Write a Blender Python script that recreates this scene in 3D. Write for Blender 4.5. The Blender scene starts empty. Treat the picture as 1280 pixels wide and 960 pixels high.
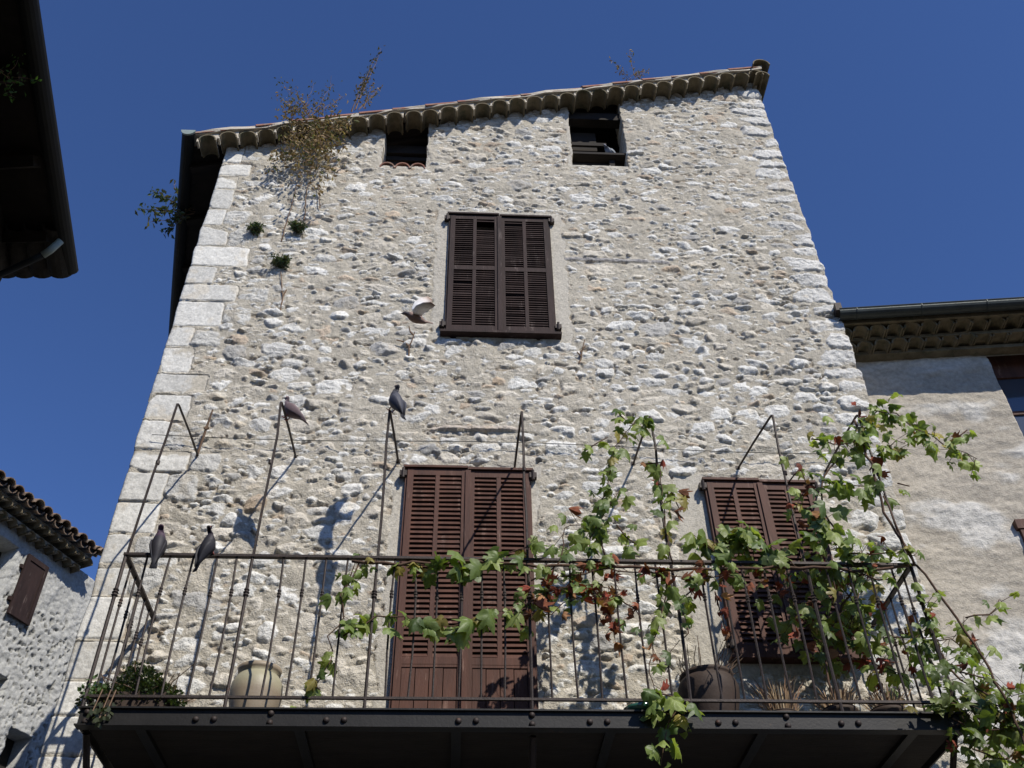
import bpy, math, random
import numpy as np
from mathutils import Vector, Matrix, Euler

random.seed(7)
RG = np.random.default_rng(11)
R = math.radians
scene = bpy.context.scene
COL = scene.collection

# ------------------------------------------------------------------ camera
FPX = 1244.0
_p, _y, _r = R(42.31), R(3.56), R(-1.14)
_F = np.array([math.sin(_y)*math.cos(_p), math.cos(_y)*math.cos(_p), math.sin(_p)])
_rt = np.array([math.cos(_y), -math.sin(_y), 0.0])
_up = np.cross(_rt, _F)
CR = math.cos(_r)*_rt + math.sin(_r)*_up
CU = -math.sin(_r)*_rt + math.cos(_r)*_up
CAM = np.array([0.0, -6.6, 1.6])
cd = bpy.data.cameras.new('camera')
cd.sensor_width = 36.0
cd.lens = FPX*36.0/1280.0
cd.clip_end = 2000
cam = bpy.data.objects.new('camera', cd)
COL.objects.link(cam)
cam.matrix_world = Matrix(((CR[0], CU[0], -_F[0], CAM[0]), (CR[1], CU[1], -_F[1], CAM[1]),
                           (CR[2], CU[2], -_F[2], CAM[2]), (0, 0, 0, 1)))
scene.camera = cam

# ------------------------------------------------------------------ sun, sky, exposure
SUNV = Vector((0.49, -0.85, 0.92)).normalized()      # towards the sun
sl = bpy.data.lights.new('sun', 'SUN')
sl.energy = 4.5
sl.angle = R(0.5)
sl.color = (1.0, 0.945, 0.855)
sun = bpy.data.objects.new('sun', sl)
COL.objects.link(sun)
sun.rotation_euler = SUNV.to_track_quat('Z', 'Y').to_euler()
sun.location = (10, -15, 25)

w = bpy.data.worlds.new('World')
scene.world = w
w.use_nodes = True
nt = w.node_tree
nt.nodes.clear()
sky = nt.nodes.new('ShaderNodeTexSky')
sky.sky_type = 'NISHITA'
sky.sun_disc = False
sky.sun_elevation = math.asin(SUNV.z)
sky.sun_rotation = math.atan2(SUNV.x, SUNV.y)
sky.altitude = 400
sky.air_density = 0.95
sky.dust_density = 0.0
sky.ozone_density = 10.0
bg = nt.nodes.new('ShaderNodeBackground')
bg.inputs['Strength'].default_value = 0.104
out = nt.nodes.new('ShaderNodeOutputWorld')
tint = nt.nodes.new('ShaderNodeMix')
tint.data_type = 'RGBA'
tint.blend_type = 'MULTIPLY'
tint.inputs['Factor'].default_value = 1.0
tint.inputs['B'].default_value = (.98, 0.97, 1.13, 1)
nt.links.new(sky.outputs['Color'], tint.inputs['A'])
nt.links.new(tint.outputs['Result'], bg.inputs['Color'])
nt.links.new(bg.outputs['Background'], out.inputs['Surface'])

vs = scene.view_settings
vs.view_transform = 'Standard'
vs.look = 'None'
vs.exposure = 0.20
vs.gamma = 1.0
vs.use_curve_mapping = False
scene.cycles.max_bounces = 6
scene.cycles.diffuse_bounces = 3
scene.cycles.transparent_max_bounces = 6

# ------------------------------------------------------------------ helpers
def ray(u, v):
    d = CR*((u-640)/FPX) + CU*((480-v)/FPX) + _F
    return d

def at(u, v, Y=0.0):
    d = ray(u, v)
    return Vector(CAM + d*(Y-CAM[1])/d[1])

def atz(u, v, Z):
    d = ray(u, v)
    return Vector(CAM + d*(Z-CAM[2])/d[2])

def atp(u, v, P, n):
    d = ray(u, v)
    P = np.array(P); n = np.array(n)
    return Vector(CAM + d*(np.dot(P-CAM, n)/np.dot(d, n)))

def tag(o, label=None, cat=None, group=None, kind=None):
    if label: o['label'] = label
    if cat: o['category'] = cat
    if group: o['group'] = group
    if kind: o['kind'] = kind
    return o

def empty(name, loc=(0, 0, 0)):
    o = bpy.data.objects.new(name, None)
    o.empty_display_size = 0.2
    o.location = loc
    COL.objects.link(o)
    return o

class MB:
    """collects geometry in world space, builds one mesh object"""
    def __init__(s):
        s.v = []; s.f = []; s.c = []; s.m = []
        s.col = (1, 1, 1); s.mat = 0
    def add(s, vs_, fs):
        b = len(s.v)
        s.v.extend([tuple(q) for q in vs_])
        s.c.extend([s.col]*len(vs_))
        for f in fs:
            s.f.append(tuple(i+b for i in f)); s.m.append(s.mat)
    def box(s, c, size, rot=None):
        hx, hy, hz = size[0]/2, size[1]/2, size[2]/2
        vs_ = [Vector((x, y, z)) for x in (-hx, hx) for y in (-hy, hy) for z in (-hz, hz)]
        if rot is not None: vs_ = [rot @ q for q in vs_]
        c = Vector(c)
        s.add([q+c for q in vs_], [(0, 1, 3, 2), (4, 6, 7, 5), (0, 4, 5, 1), (2, 3, 7, 6), (0, 2, 6, 4), (1, 5, 7, 3)])
    def bb(s, x0, x1, y0, y1, z0, z1):
        s.box(((x0+x1)/2, (y0+y1)/2, (z0+z1)/2), (abs(x1-x0), abs(y1-y0), abs(z1-z0)))
    def tube(s, pts, rad, n=6, caps=True):
        pts = [Vector(p) for p in pts]
        if not hasattr(rad, '__len__'): rad = [rad]*len(pts)
        vs_ = []; prev = None
        for i, p in enumerate(pts):
            t = (pts[min(i+1, len(pts)-1)] - pts[max(i-1, 0)])
            if t.length < 1e-9: t = Vector((0, 0, 1))
            t.normalize()
            if prev is None:
                a = Vector((0, 0, 1)) if abs(t.z) < .9 else Vector((1, 0, 0))
                u = t.cross(a).normalized()
            else:
                u = (prev - t*prev.dot(t))
                u = u.normalized() if u.length > 1e-6 else t.orthogonal().normalized()
            prev = u
            w_ = t.cross(u)
            for k in range(n):
                an = 2*math.pi*k/n
                vs_.append(p + (u*math.cos(an) + w_*math.sin(an))*rad[i])
        fs = []
        for i in range(len(pts)-1):
            for k in range(n):
                a = i*n+k; b = i*n+(k+1) % n
                fs.append((a, b, b+n, a+n))
        if caps:
            fs.append(tuple(range(n-1, -1, -1)))
            fs.append(tuple(range((len(pts)-1)*n, len(pts)*n)))
        s.add(vs_, fs)
    def lathe(s, c, prof, n=24):
        c = Vector(c); vs_ = []; fs = []
        for (r, z) in prof:
            for k in range(n):
                an = 2*math.pi*k/n
                vs_.append(c + Vector((r*math.cos(an), r*math.sin(an), z)))
        for i in range(len(prof)-1):
            for k in range(n):
                a = i*n+k; b = i*n+(k+1) % n
                fs.append((a, b, b+n, a+n))
        fs.append(tuple(range(n-1, -1, -1)))
        fs.append(tuple(range((len(prof)-1)*n, len(prof)*n)))
        s.add(vs_, fs)
    def build(s, name, mats, parent=None, smooth=False, usecol=False):
        me = bpy.data.meshes.new(name)
        me.from_pydata(s.v, [], s.f)
        if not isinstance(mats, (list, tuple)): mats = [mats]
        for m in mats: me.materials.append(m)
        if len(mats) > 1:
            me.polygons.foreach_set('material_index', s.m)
        if smooth:
            me.polygons.foreach_set('use_smooth', [True]*len(s.f))
        if usecol:
            a = me.color_attributes.new('col', 'FLOAT_COLOR', 'POINT')
            arr = np.ones((len(s.v), 4), dtype=np.float32)
            arr[:, :3] = np.array(s.c, dtype=np.float32)
            a.data.foreach_set('color', arr.ravel())
        me.update()
        o = bpy.data.objects.new(name, me)
        COL.objects.link(o)
        if parent is not None:
            o.parent = parent
            o.matrix_parent_inverse = pinv(parent)
        return o

def pinv(parent):
    m = Matrix.Translation(parent.location) @ parent.rotation_euler.to_matrix().to_4x4()
    if parent.parent is not None:
        return Matrix.Identity(4) if parent.type == 'MESH' else m.inverted()
    return m.inverted()

# ------------------------------------------------------------------ materials
def mat(name, base, rough=.8, var=.25, scale=8.0, bump=.2, bscale=60.0, metal=0.0, spec=.3, attr=False,
        second=None, sscale=5.0, sthr=.55, bdist=.01, trans=0.0, stretch=None):
    m = bpy.data.materials.new(name)
    m.use_nodes = True
    t = m.node_tree; N = t.nodes; L = t.links
    bs = N['Principled BSDF']
    bs.inputs['Roughness'].default_value = rough
    bs.inputs['Metallic'].default_value = metal
    bs.inputs['Specular IOR Level'].default_value = spec
    tc = N.new('ShaderNodeTexCoord')
    src = tc.outputs['Object']
    if stretch:
        mp = N.new('ShaderNodeMapping'); mp.inputs['Scale'].default_value = stretch
        L.new(src, mp.inputs['Vector']); src = mp.outputs['Vector']
    no = N.new('ShaderNodeTexNoise'); no.inputs['Scale'].default_value = scale; no.inputs['Detail'].default_value = 6
    no.inputs['Roughness'].default_value = .65
    L.new(src, no.inputs['Vector'])
    mr = N.new('ShaderNodeMapRange')
    mr.inputs['From Min'].default_value = .25; mr.inputs['From Max'].default_value = .75
    mr.inputs['To Min'].default_value = 1-var; mr.inputs['To Max'].default_value = 1+var
    L.new(no.outputs['Fac'], mr.inputs['Value'])
    if attr:
        ca = N.new('ShaderNodeVertexColor'); ca.layer_name = 'col'
        csock = ca.outputs['Color']
        if base != (1, 1, 1):
            mx0 = N.new('ShaderNodeMix'); mx0.data_type = 'RGBA'; mx0.blend_type = 'MULTIPLY'
            mx0.inputs['Factor'].default_value = 1
            L.new(csock, mx0.inputs['A']); mx0.inputs['B'].default_value = (*base, 1)
            csock = mx0.outputs['Result']
    else:
        rgb = N.new('ShaderNodeRGB'); rgb.outputs[0].default_value = (*base, 1)
        csock = rgb.outputs[0]
    if second:
        n2 = N.new('ShaderNodeTexNoise'); n2.inputs['Scale'].default_value = sscale; n2.inputs['Detail'].default_value = 8
        n2.inputs['Roughness'].default_value = .7
        L.new(src, n2.inputs['Vector'])
        r2 = N.new('ShaderNodeMapRange'); r2.inputs['From Min'].default_value = sthr; r2.inputs['From Max'].default_value = sthr+.12
        L.new(n2.outputs['Fac'], r2.inputs['Value'])
        mx = N.new('ShaderNodeMix'); mx.data_type = 'RGBA'
        L.new(r2.outputs['Result'], mx.inputs['Factor']); L.new(csock, mx.inputs['A'])
        mx.inputs['B'].default_value = (*second, 1)
        csock = mx.outputs['Result']
    hv = N.new('ShaderNodeMix'); hv.data_type = 'RGBA'; hv.blend_type = 'MULTIPLY'; hv.inputs['Factor'].default_value = 1
    L.new(csock, hv.inputs['A']); L.new(mr.outputs['Result'], hv.inputs['B'])
    L.new(hv.outputs['Result'], bs.inputs['Base Color'])
    if bump:
        nb = N.new('ShaderNodeTexNoise'); nb.inputs['Scale'].default_value = bscale; nb.inputs['Detail'].default_value = 7; nb.inputs['Roughness'].default_value = .62
        L.new(src, nb.inputs['Vector'])
        bp = N.new('ShaderNodeBump'); bp.inputs['Strength'].default_value = bump; bp.inputs['Distance'].default_value = bdist
        hs_ = nb.outputs['Fac']
        if attr:
            ml = N.new('ShaderNodeMath'); ml.operation = 'MULTIPLY'; L.new(hs_, ml.inputs[0]); L.new(ca.outputs['Alpha'], ml.inputs[1]); hs_ = ml.outputs[0]
        L.new(hs_, bp.inputs['Height']); L.new(bp.outputs['Normal'], bs.inputs['Normal'])
    if trans:
        tr = N.new('ShaderNodeBsdfTranslucent')
        hs = N.new('ShaderNodeMix'); hs.data_type = 'RGBA'; hs.blend_type = 'MULTIPLY'; hs.inputs['Factor'].default_value = 1
        L.new(hv.outputs['Result'], hs.inputs['A']); hs.inputs['B'].default_value = (1.5, 1.6, .6, 1)
        L.new(hs.outputs['Result'], tr.inputs['Color'])
        ms = N.new('ShaderNodeMixShader'); ms.inputs['Fac'].default_value = trans
        L.new(bs.outputs[0], ms.inputs[1]); L.new(tr.outputs[0], ms.inputs[2])
        L.new(ms.outputs[0], N['Material Output'].inputs['Surface'])
    return m

M = {}
M['masonry'] = mat('rubble_masonry', (1, 1, 1), .92, .30, 38, .85, 75, attr=True, spec=.15, bdist=.022)
M['plaster'] = mat('rough_plaster', (1, 1, 1), .95, .28, 26, .6, 70, attr=True, spec=.1, bdist=.02)
M['sidewall'] = mat('side_wall_stone', (.40, .37, .32), .95, .3, 6, .8, 14, spec=.1, bdist=.04)
M['tile'] = mat('weathered_roof_tile', (.21, .145, .10), .9, .35, 9, .4, 60, second=(.25, .23, .19), sscale=6, sthr=.5)
M['redtile'] = mat('red_roof_tile', (.24, .115, .08), .9, .35, 9, .4, 60, second=(.22, .19, .15), sscale=7, sthr=.50)
M['genoise'] = mat('cornice_tile', (.17, .14, .09), .95, .35, 10, .4, 60, second=(.10, .095, .06), sscale=8, sthr=.5)
M['mortar'] = mat('lime_mortar', (.50, .45, .37), .95, .25, 12, .6, 70, spec=.1, second=(.30, .29, .24), sscale=5, sthr=.58)
M['doorwood'] = mat('red_brown_shutter_paint', (.072, .029, .018), .68, .5, 9, .25, 90, spec=.3, second=(.20, .12, .09), sscale=16, sthr=.575, stretch=(1, 1, .16))
M['winwood'] = mat('dark_worn_shutter_paint', (.027, .015, .013), .75, .5, 9, .3, 90, spec=.25, second=(.105, .08, .07), sscale=16, sthr=.575, stretch=(1, 1, .2))
M['darkwood'] = mat('old_dark_timber', (.020, .016, .013), .85, .4, 10, .4, 50, stretch=(.3, 1, 1))
M['grey_wood'] = mat('silvered_timber', (.30, .27, .24), .9, .3, 14, .5, 60, stretch=(.2, 1, 1))
M['iron'] = mat('rusted_dark_iron', (.035, .026, .022), .6, .4, 18, .3, 90, metal=.35, spec=.4, second=(.10, .045, .025), sscale=14, sthr=.60)
M['beam'] = mat('black_painted_beam', (.012, .011, .010), .55, .4, 7, .15, 60, metal=.1, spec=.3, second=(.12, .055, .025), sscale=3.5, sthr=.66)
M['zinc'] = mat('weathered_zinc', (.045, .052, .048), .5, .3, 10, .15, 60, metal=.5, spec=.5)
M['blackmetal'] = mat('blackened_gutter', (.008, .009, .009), .7, .3, 10, .15, 60)
M['palepipe'] = mat('pale_pipe', (.24, .29, .27), .5, .2, 10, .1, 60)
M['leaf'] = mat('grape_leaf', (1, 1, 1), .45, .25, 30, .25, 40, attr=True, spec=.4, trans=.38)
M['dryleaf'] = mat('withered_leaf', (1, 1, 1), .8, .3, 30, .3, 40, attr=True, spec=.2, trans=.15)
M['stem'] = mat('vine_bark', (.085, .05, .032), .9, .35, 30, .5, 80)
M['twig'] = mat('dry_twig', (.17, .11, .07), .9, .3, 30, .2, 80)
M['feather'] = mat('feathers', (1, 1, 1), .6, .15, 40, .15, 120, attr=True, spec=.3)
M['terracotta'] = mat('pale_glazed_terracotta', (1, 1, 1), .5, .15, 9, .15, 50, attr=True, spec=.4)
M['darkpot'] = mat('dark_clay_pot', (.045, .030, .022), .7, .3, 9, .2, 50)
M['straw'] = mat('dry_straw', (1, 1, 1), .85, .2, 20, .1, 50, attr=True)
M['greenglaze'] = mat('green_glaze', (.03, .10, .07), .12, .2, 9, .05, 50, spec=.8)
M['paving'] = mat('street_paving', (.05, .047, .043), .9, .35, 3, .5, 14)
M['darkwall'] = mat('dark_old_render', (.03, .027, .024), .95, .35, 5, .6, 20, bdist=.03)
gl = bpy.data.materials.new('window_glass'); gl.use_nodes = True
gb = gl.node_tree.nodes['Principled BSDF']
gb.inputs['Base Color'].default_value = (.05, .06, .08, 1); gb.inputs['Roughness'].default_value = .06
gb.inputs['Specular IOR Level'].default_value = .9
gn = gl.node_tree.nodes.new('ShaderNodeTexNoise'); gn.inputs['Scale'].default_value = 3
gbp = gl.node_tree.nodes.new('ShaderNodeBump'); gbp.inputs['Strength'].default_value = .03
gl.node_tree.links.new(gn.outputs['Fac'], gbp.inputs['Height']); gl.node_tree.links.new(gbp.outputs['Normal'], gb.inputs['Normal'])
M['glass'] = gl

# ------------------------------------------------------------------ height fields
def vnoise(nz, nx, cell, rng, octv=3, gain=.5, aspect=1.0, ridged=False):
    o = np.zeros((nz, nx), np.float32); amp = 1.0; tot = 0; cx = cell*aspect; cz = cell
    for _ in range(octv):
        gx = int(nx/cx)+3; gz = int(nz/cz)+3
        g = rng.random((gz, gx), dtype=np.float32)*2-1
        xs = np.arange(nx)/cx + rng.random(); zs = np.arange(nz)/cz + rng.random()
        xi = np.minimum(xs.astype(int), gx-2); zi = np.minimum(zs.astype(int), gz-2)
        fx = (xs-xi).astype(np.float32); fz = (zs-zi).astype(np.float32)
        fx = np.clip(fx, 0, 1); fz = np.clip(fz, 0, 1)
        fx = fx*fx*(3-2*fx); fz = fz*fz*(3-2*fz)
        r0 = g[zi][:, xi]*(1-fx) + g[zi][:, xi+1]*fx
        r1 = g[zi+1][:, xi]*(1-fx) + g[zi+1][:, xi+1]*fx
        n = r0*(1-fz)[:, None] + r1*fz[:, None]
        if ridged: n = 1-2*np.abs(n)
        o += n*amp; tot += amp; amp *= gain; cx = max(cx/2, 1.01); cz = max(cz/2, 1.01)
    return o/tot

def heightfield(name, X, Z, Yd, colr, keep, material, parent, thick=.32, M4=None, soft=None):
    """X,Z,Yd: (nz,nx) arrays; keep: (nz-1,nx-1) bool. Rims are extruded backwards to y=thick."""
    nz, nx = X.shape
    V = np.stack([X, Yd, Z], -1).reshape(-1, 3).astype(np.float32)
    idx = np.arange(nz*nx).reshape(nz, nx)
    a = idx[:-1, :-1][keep]; b = idx[:-1, 1:][keep]; c = idx[1:, 1:][keep]; d = idx[1:, :-1][keep]
    F = [np.stack([a, b, c, d], -1)]
    kp = np.pad(keep, 1)
    # vertical edges between cell (i,j-1) and (i,j) -> verts (i,j),(i+1,j)
    L_ = kp[1:-1, :-1]; R_ = kp[1:-1, 1:]
    E = []
    i, j = np.nonzero(R_ & ~L_); E.append((idx[i+1, j], idx[i, j]))
    i, j = np.nonzero(L_ & ~R_); E.append((idx[i, j], idx[i+1, j]))
    B_ = kp[:-1, 1:-1]; T_ = kp[1:, 1:-1]
    i, j = np.nonzero(T_ & ~B_); E.append((idx[i, j], idx[i, j+1]))
    i, j = np.nonzero(B_ & ~T_); E.append((idx[i, j+1], idx[i, j]))
    e0 = np.concatenate([q[0] for q in E]); e1 = np.concatenate([q[1] for q in E])
    rim = np.unique(np.concatenate([e0, e1]))
    mp = np.full(nz*nx, -1, np.int64); mp[rim] = np.arange(len(rim)) + nz*nx
    BV = V[rim].copy(); BV[:, 1] = thick
    # mid ring keeps the reveals from being one long stretched quad
    F.append(np.stack([e1, e0, mp[e0], mp[e1]], -1))
    V = np.concatenate([V, BV]); F = np.concatenate(F).astype(np.int32)
    C = colr.reshape(-1, 3)
    A_ = np.ones(nz*nx) if soft is None else 1-soft.reshape(-1)
    C = np.concatenate([C, A_[:, None]], 1)
    C = np.concatenate([C, C[rim]])
    used = np.zeros(len(V), bool); used[F.ravel()] = True
    re = np.cumsum(used)-1
    V = V[used]; C = C[used]; F = re[F].astype(np.int32)
    if M4 is not None:
        A = np.array(M4.to_3x3()); V = V @ A.T + np.array(M4.translation)
    me = bpy.data.meshes.new(name)
    me.vertices.add(len(V)); me.vertices.foreach_set('co', V.astype(np.float32).ravel())
    me.loops.add(F.size); me.loops.foreach_set('vertex_index', F.ravel())
    me.polygons.add(len(F)); me.polygons.foreach_set('loop_start', np.arange(0, F.size, 4, dtype=np.int32))
    me.polygons.foreach_set('use_smooth', np.ones(len(F), bool))
    at_ = me.color_attributes.new('col', 'FLOAT_COLOR', 'POINT')
    ca = np.ones((len(V), 4), np.float32); ca[:] = C
    at_.data.foreach_set('color', ca.ravel())
    me.materials.append(material)
    me.update(calc_edges=True)
    me.validate()
    o = bpy.data.objects.new(name, me); COL.objects.link(o)
    if parent is not None:
        o.parent = parent; o.matrix_parent_inverse = pinv(parent)
    return o

def sstep(a, b, x):
    t = np.clip((x-a)/(b-a), 0, 1)
    return t*t*(3-2*t)

PAL = [((.665, .65, .60), .54), ((.57, .525, .44), .24), ((.51, .42, .32), .05), ((.45, .435, .40), .09), ((.60, .555, .47), .08)]

def pick_col(rng):
    r = rng.random(); s = 0
    for c, p in PAL:
        s += p
        if r < s: break
    k = rng.uniform(.86, 1.10)
    return np.array(c)*k

class Masonry:
    def __init__(s, x0, x1, z0, z1, d, rng):
        s.d = d; s.x0 = x0; s.z0 = z0; s.rng = rng
        s.nx = int(round((x1-x0)/d))+1; s.nz = int(round((z1-z0)/d))+1
        s.x = x0 + np.arange(s.nx)*d; s.z = z0 + np.arange(s.nz)*d
        s.S = np.full((s.nz, s.nx), -.06, np.float32)     # stone surface (below the mortar where there is none)
        s.C = np.zeros((s.nz, s.nx, 3), np.float32)
        s.Q = np.zeros((s.nz, s.nx), np.float32)          # dressed (quoin) weight
        s.occ = np.zeros((s.nz, s.nx), bool)
        s.wx = vnoise(s.nz, s.nx, 9, rng, 3)*.022; s.wz = vnoise(s.nz, s.nx, 8, rng, 3)*.016
    def stone(s, cx, cz, a, b, amp, col, ang=0, pw=2.8, wob=.12, gap=1.0, tol=.10, force=False, core=.55, tilt=None, warp=1.0, facets=4, dressed=False):
        rng = s.rng
        R_ = max(a, b)*1.3+.02
        i0 = max(int((cx-R_-s.x0)/s.d), 0); i1 = min(int((cx+R_-s.x0)/s.d)+2, s.nx)
        Rz = (b+abs(math.sin(ang))*a)*1.3+.02
        j0 = max(int((cz-Rz-s.z0)/s.d), 0); j1 = min(int((cz+Rz-s.z0)/s.d)+2, s.nz)
        if i1-i0 < 2 or j1-j0 < 2: return False
        jc = min(max(int((cz-s.z0)/s.d), 0), s.nz-1); ic = min(max(int((cx-s.x0)/s.d), 0), s.nx-1)
        if not force and s.occ[jc, ic]: return False
        sub = (slice(j0, j1), slice(i0, i1))
        k_ = warp*min(1.0, .35+a/.10)
        U = (s.x[i0:i1]-cx)[None, :]+s.wx[sub]*k_; W = (s.z[j0:j1]-cz)[:, None]+s.wz[sub]*k_
        ca, sa = math.cos(ang), math.sin(ang)
        p = (U*ca+W*sa)/a; q = (-U*sa+W*ca)/b
        th = np.arctan2(q, p)
        mod = np.ones_like(th)
        if wob:
            for k in range(2, 7):
                mod += wob/k**.5*rng.normal()*np.cos(k*th+rng.uniform(0, 6.28))*.6
        rr = (np.abs(p)**pw+np.abs(q)**pw)**(1/pw)/np.clip(mod, .65, 1.5)
        # straight knocked off sides make it angular
        for _ in range(facets):
            fa = rng.uniform(0, 6.28); rr = np.maximum(rr, (p*math.cos(fa)+q*math.sin(fa))/rng.uniform(.68, .98))
        ins = rr < 1
        n = ins.sum()
        if n < 5: return False
        if not force and (s.occ[sub] & (rr < gap)).sum() > tol*n: return False
        h = amp*(1-np.clip((rr-core)/(1-core), 0, None)**1.6*1.75)
        tu, tv = (rng.normal()*.30, rng.normal()*.38-.06) if tilt is None else tilt
        h = h+amp*(tu*p+tv*q)*.55
        for _ in range(facets):
            fa = rng.uniform(0, 6.28); sl = rng.uniform(.5, 1.6)
            h = np.minimum(h, amp*(1.05+rng.uniform(-.3, .35)-sl*(p*math.cos(fa)+q*math.sin(fa))))
        better = ins & (h > s.S[sub])
        s.S[sub] = np.where(better, h, s.S[sub])
        s.C[sub] = np.where(better[..., None], col, s.C[sub])
        if dressed: s.Q[sub] = np.where(ins, 1, s.Q[sub])
        s.occ[sub] |= rr < 1.0
        return True

# ================================================================== MAIN HOUSE
def zr(x, y=0.0):
    return 11.07 + .28*((x+3.08)+.25*(y+.17))

house = empty('stone_house', (0, 0, 0))
tag(house, 'tall sunlit rubble stone house with red brown louvred shutters and an iron balcony', 'house')

D = .0086
XL, XR = -2.75, 3.66
ms = Masonry(XL, XR, 3.35, 13.05, D, RG)
Xg, Zg = np.meshgrid(ms.x, ms.z)

# smooth plaster bands / keep-out areas: x0,x1,z0,z1
openings = {'attL': (-1.0, -.5, 10.85, 11.80), 'attR': (1.15, 1.79, 10.985, 12.40),
            'mw': (-.215, .83, 8.215, 9.935), 'door': (-.475, .54, 4.19, 6.60), 'rw': (1.99, 2.885, 4.96, 6.52)}
band = {'attL': (.02, .02, .03, .0), 'attR': (.02, .02, .03, .0), 'mw': (.13, .16, .06, .13), 'door': (.10, .09, .0, .06), 'rw': (.22, .10, .10, .10)}
plast = np.zeros_like(ms.S)
edge_n = vnoise(ms.nz, ms.nx, 14, RG, 3)
for k, (a, b, c, d) in openings.items():
    l, r_, bo, to = band[k]
    e = edge_n*.05
    m_ = (Xg > a-l+e) & (Xg < b+r_+e) & (Zg > c-bo+e) & (Zg < d+to+e)
    plast[m_] = 1
    ms.occ |= m_

# quoins, left and right
def quoins(side):
    z = 3.4; k = 0
    while z < 12.95:
        h = RG.uniform(.20, .36) if side < 0 else RG.uniform(.14, .27)
        top = zr(XL if side < 0 else XR)-.12
        if z > top: break
        wd = (RG.uniform(.36, .62) if RG.random() < .5 else RG.uniform(.22, .36)) if side < 0 else RG.choice([RG.uniform(.3, .5), RG.uniform(.16, .3)])
        if side < 0 and 9.3 < z: wd *= .8
        g = .008
        col = np.array((.60, .585, .535))*RG.uniform(.80, 1.06) if side < 0 else np.array((.63, .615, .57))*RG.uniform(.88, 1.05)
        cx = XL+wd/2-.03 if side < 0 else XR-wd/2+.03
        if side < 0:
            ms.stone(cx, z+h/2, wd/2+.03, h/2-.005, RG.uniform(.010, .018), col, ang=RG.normal()*.010, pw=14, wob=.0, force=True, core=.91, tilt=(RG.normal()*.08, RG.normal()*.12), warp=.42, facets=int(RG.integers(0, 2)), dressed=True)
        else:
            ms.stone(cx, z+h/2, wd/2+.03, h/2-.006, RG.uniform(.018, .030), col, ang=RG.normal()*.04, pw=5, wob=.06, force=True, core=.78, tilt=(RG.normal()*.15, RG.normal()*.2), warp=1.0, facets=2)
        if side < 0 and RG.random() < .4:
            w2 = RG.uniform(.16, .34)
            ms.stone(cx+wd/2+w2/2+.02, z+h/2, w2/2, h/2-.010, RG.uniform(.010, .022), col*RG.uniform(.9, 1), pw=6, wob=.04, core=.8, facets=1, force=True)
        z += h; k += 1
quoins(-1); quoins(1)
# individual long stones / ledge over the door
ms.stone(.12, 7.075, .46, .030, .034, np.array((.50, .44, .37)), pw=6, wob=.03, core=.6, force=True, tilt=(0, -.2), warp=.3, facets=0)
ms.stone(1.5, 9.335, .62, .026, .020, np.array((.34, .325, .31)), pw=8, wob=.02, core=.7, force=True, warp=.25, facets=0)
for (u, v, a, b) in [(480, 438, .16, .10), (425, 395, .13, .08), (470, 640, .13, .09), (300, 545, .07, .05), (290, 650, .1, .07), (335, 790, .11, .1),
                     (885, 600, .13, .06), (930, 385, .1, .04), (940, 420, .11, .05), (880, 440, .1, .05), (690, 650, .1, .07), (860, 590, .14, .08),
                     (800, 395, .16, .07), (405, 560, .13, .07), (1000, 455, .13, .08)]:
    p = at(u, v); ms.stone(p.x, p.z, a, b, .040, pick_col(RG)*1.04, pw=2.8, wob=.1, tol=.3)

big = [(.12, .19, .50, 500, .031), (.085, .13, .50, 2600, .033), (.055, .090, .50, 10000, .030), (.034, .056, .52, 20000, .024), (.020, .034, .55, 22000, .018)]
for (a0, a1, br, n, amp) in big:
    for _ in range(n):
        cx = RG.uniform(XL+.2, XR-.12); cz = RG.uniform(3.4, 13.0)
        if cz > zr(cx)-.02: continue
        a = RG.uniform(a0, a1); b = a*br*RG.uniform(.6, 1.4)
        if cz > 8.6: b *= .82
        ms.stone(cx, cz, a, b, amp*RG.uniform(.30, 1.15)*(.88 if cz > 8.6 else .95), pick_col(RG), ang=RG.normal()*.15, pw=RG.uniform(2.2, 4.2), wob=.14,
                 tol=.06 if a > .05 else .12, core=RG.uniform(.62, .86), facets=int(RG.integers(3, 7)))

nz_, nx_ = ms.S.shape
low = vnoise(nz_, nx_, 60, RG, 3)
mid = vnoise(nz_, nx_, 12, RG, 3)
fine = vnoise(nz_, nx_, 4.2, RG, 2)
rid = vnoise(nz_, nx_, 6, RG, 3, ridged=True, aspect=1.7)
cover = vnoise(nz_, nx_, 34, RG, 4)
right_more = sstep(1.0, 3.0, Xg)*sstep(7.5, 10.0, Zg)*.12
# the mortar: trowelled up over some stones, raked out of other joints
mort = .004 + .010*low + .009*mid + .0035*fine + .014*sstep(.08, .6, cover+right_more)
mort = np.where(ms.Q > 0, .004+.004*mid, mort)
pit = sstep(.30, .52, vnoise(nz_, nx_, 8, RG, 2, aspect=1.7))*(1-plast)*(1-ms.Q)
mort = mort - pit*(.019-.008*sstep(8, 9.5, Zg))
mort = np.where(plast > 0, .010+.004*mid+.002*fine, mort)
sro = np.where(ms.Q > 0, .0030*fine+.003*rid*sstep(0, 2, Xg)+.002*mid, .0080*rid+.0080*fine+.003*mid)
S_ = ms.S+np.where(ms.S > -.05, sro, 0)
S_ = np.where(plast > 0, -.05, S_)
diff = S_-mort
wt = sstep(-.0015, .003, diff)[..., None]
H = np.maximum(S_, mort)
mcol = np.array((.44, .402, .328), np.float32)[None, None]*(1+.12*low[..., None]+.10*mid[..., None])
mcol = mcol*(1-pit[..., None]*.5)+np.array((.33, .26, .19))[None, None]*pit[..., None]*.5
mcol = mcol*(1-.25*plast[..., None])+np.array((.47, .455, .42))[None, None]*.25*plast[..., None]
stc = ms.C*(1+.10*rid[..., None]+.08*mid[..., None])
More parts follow.
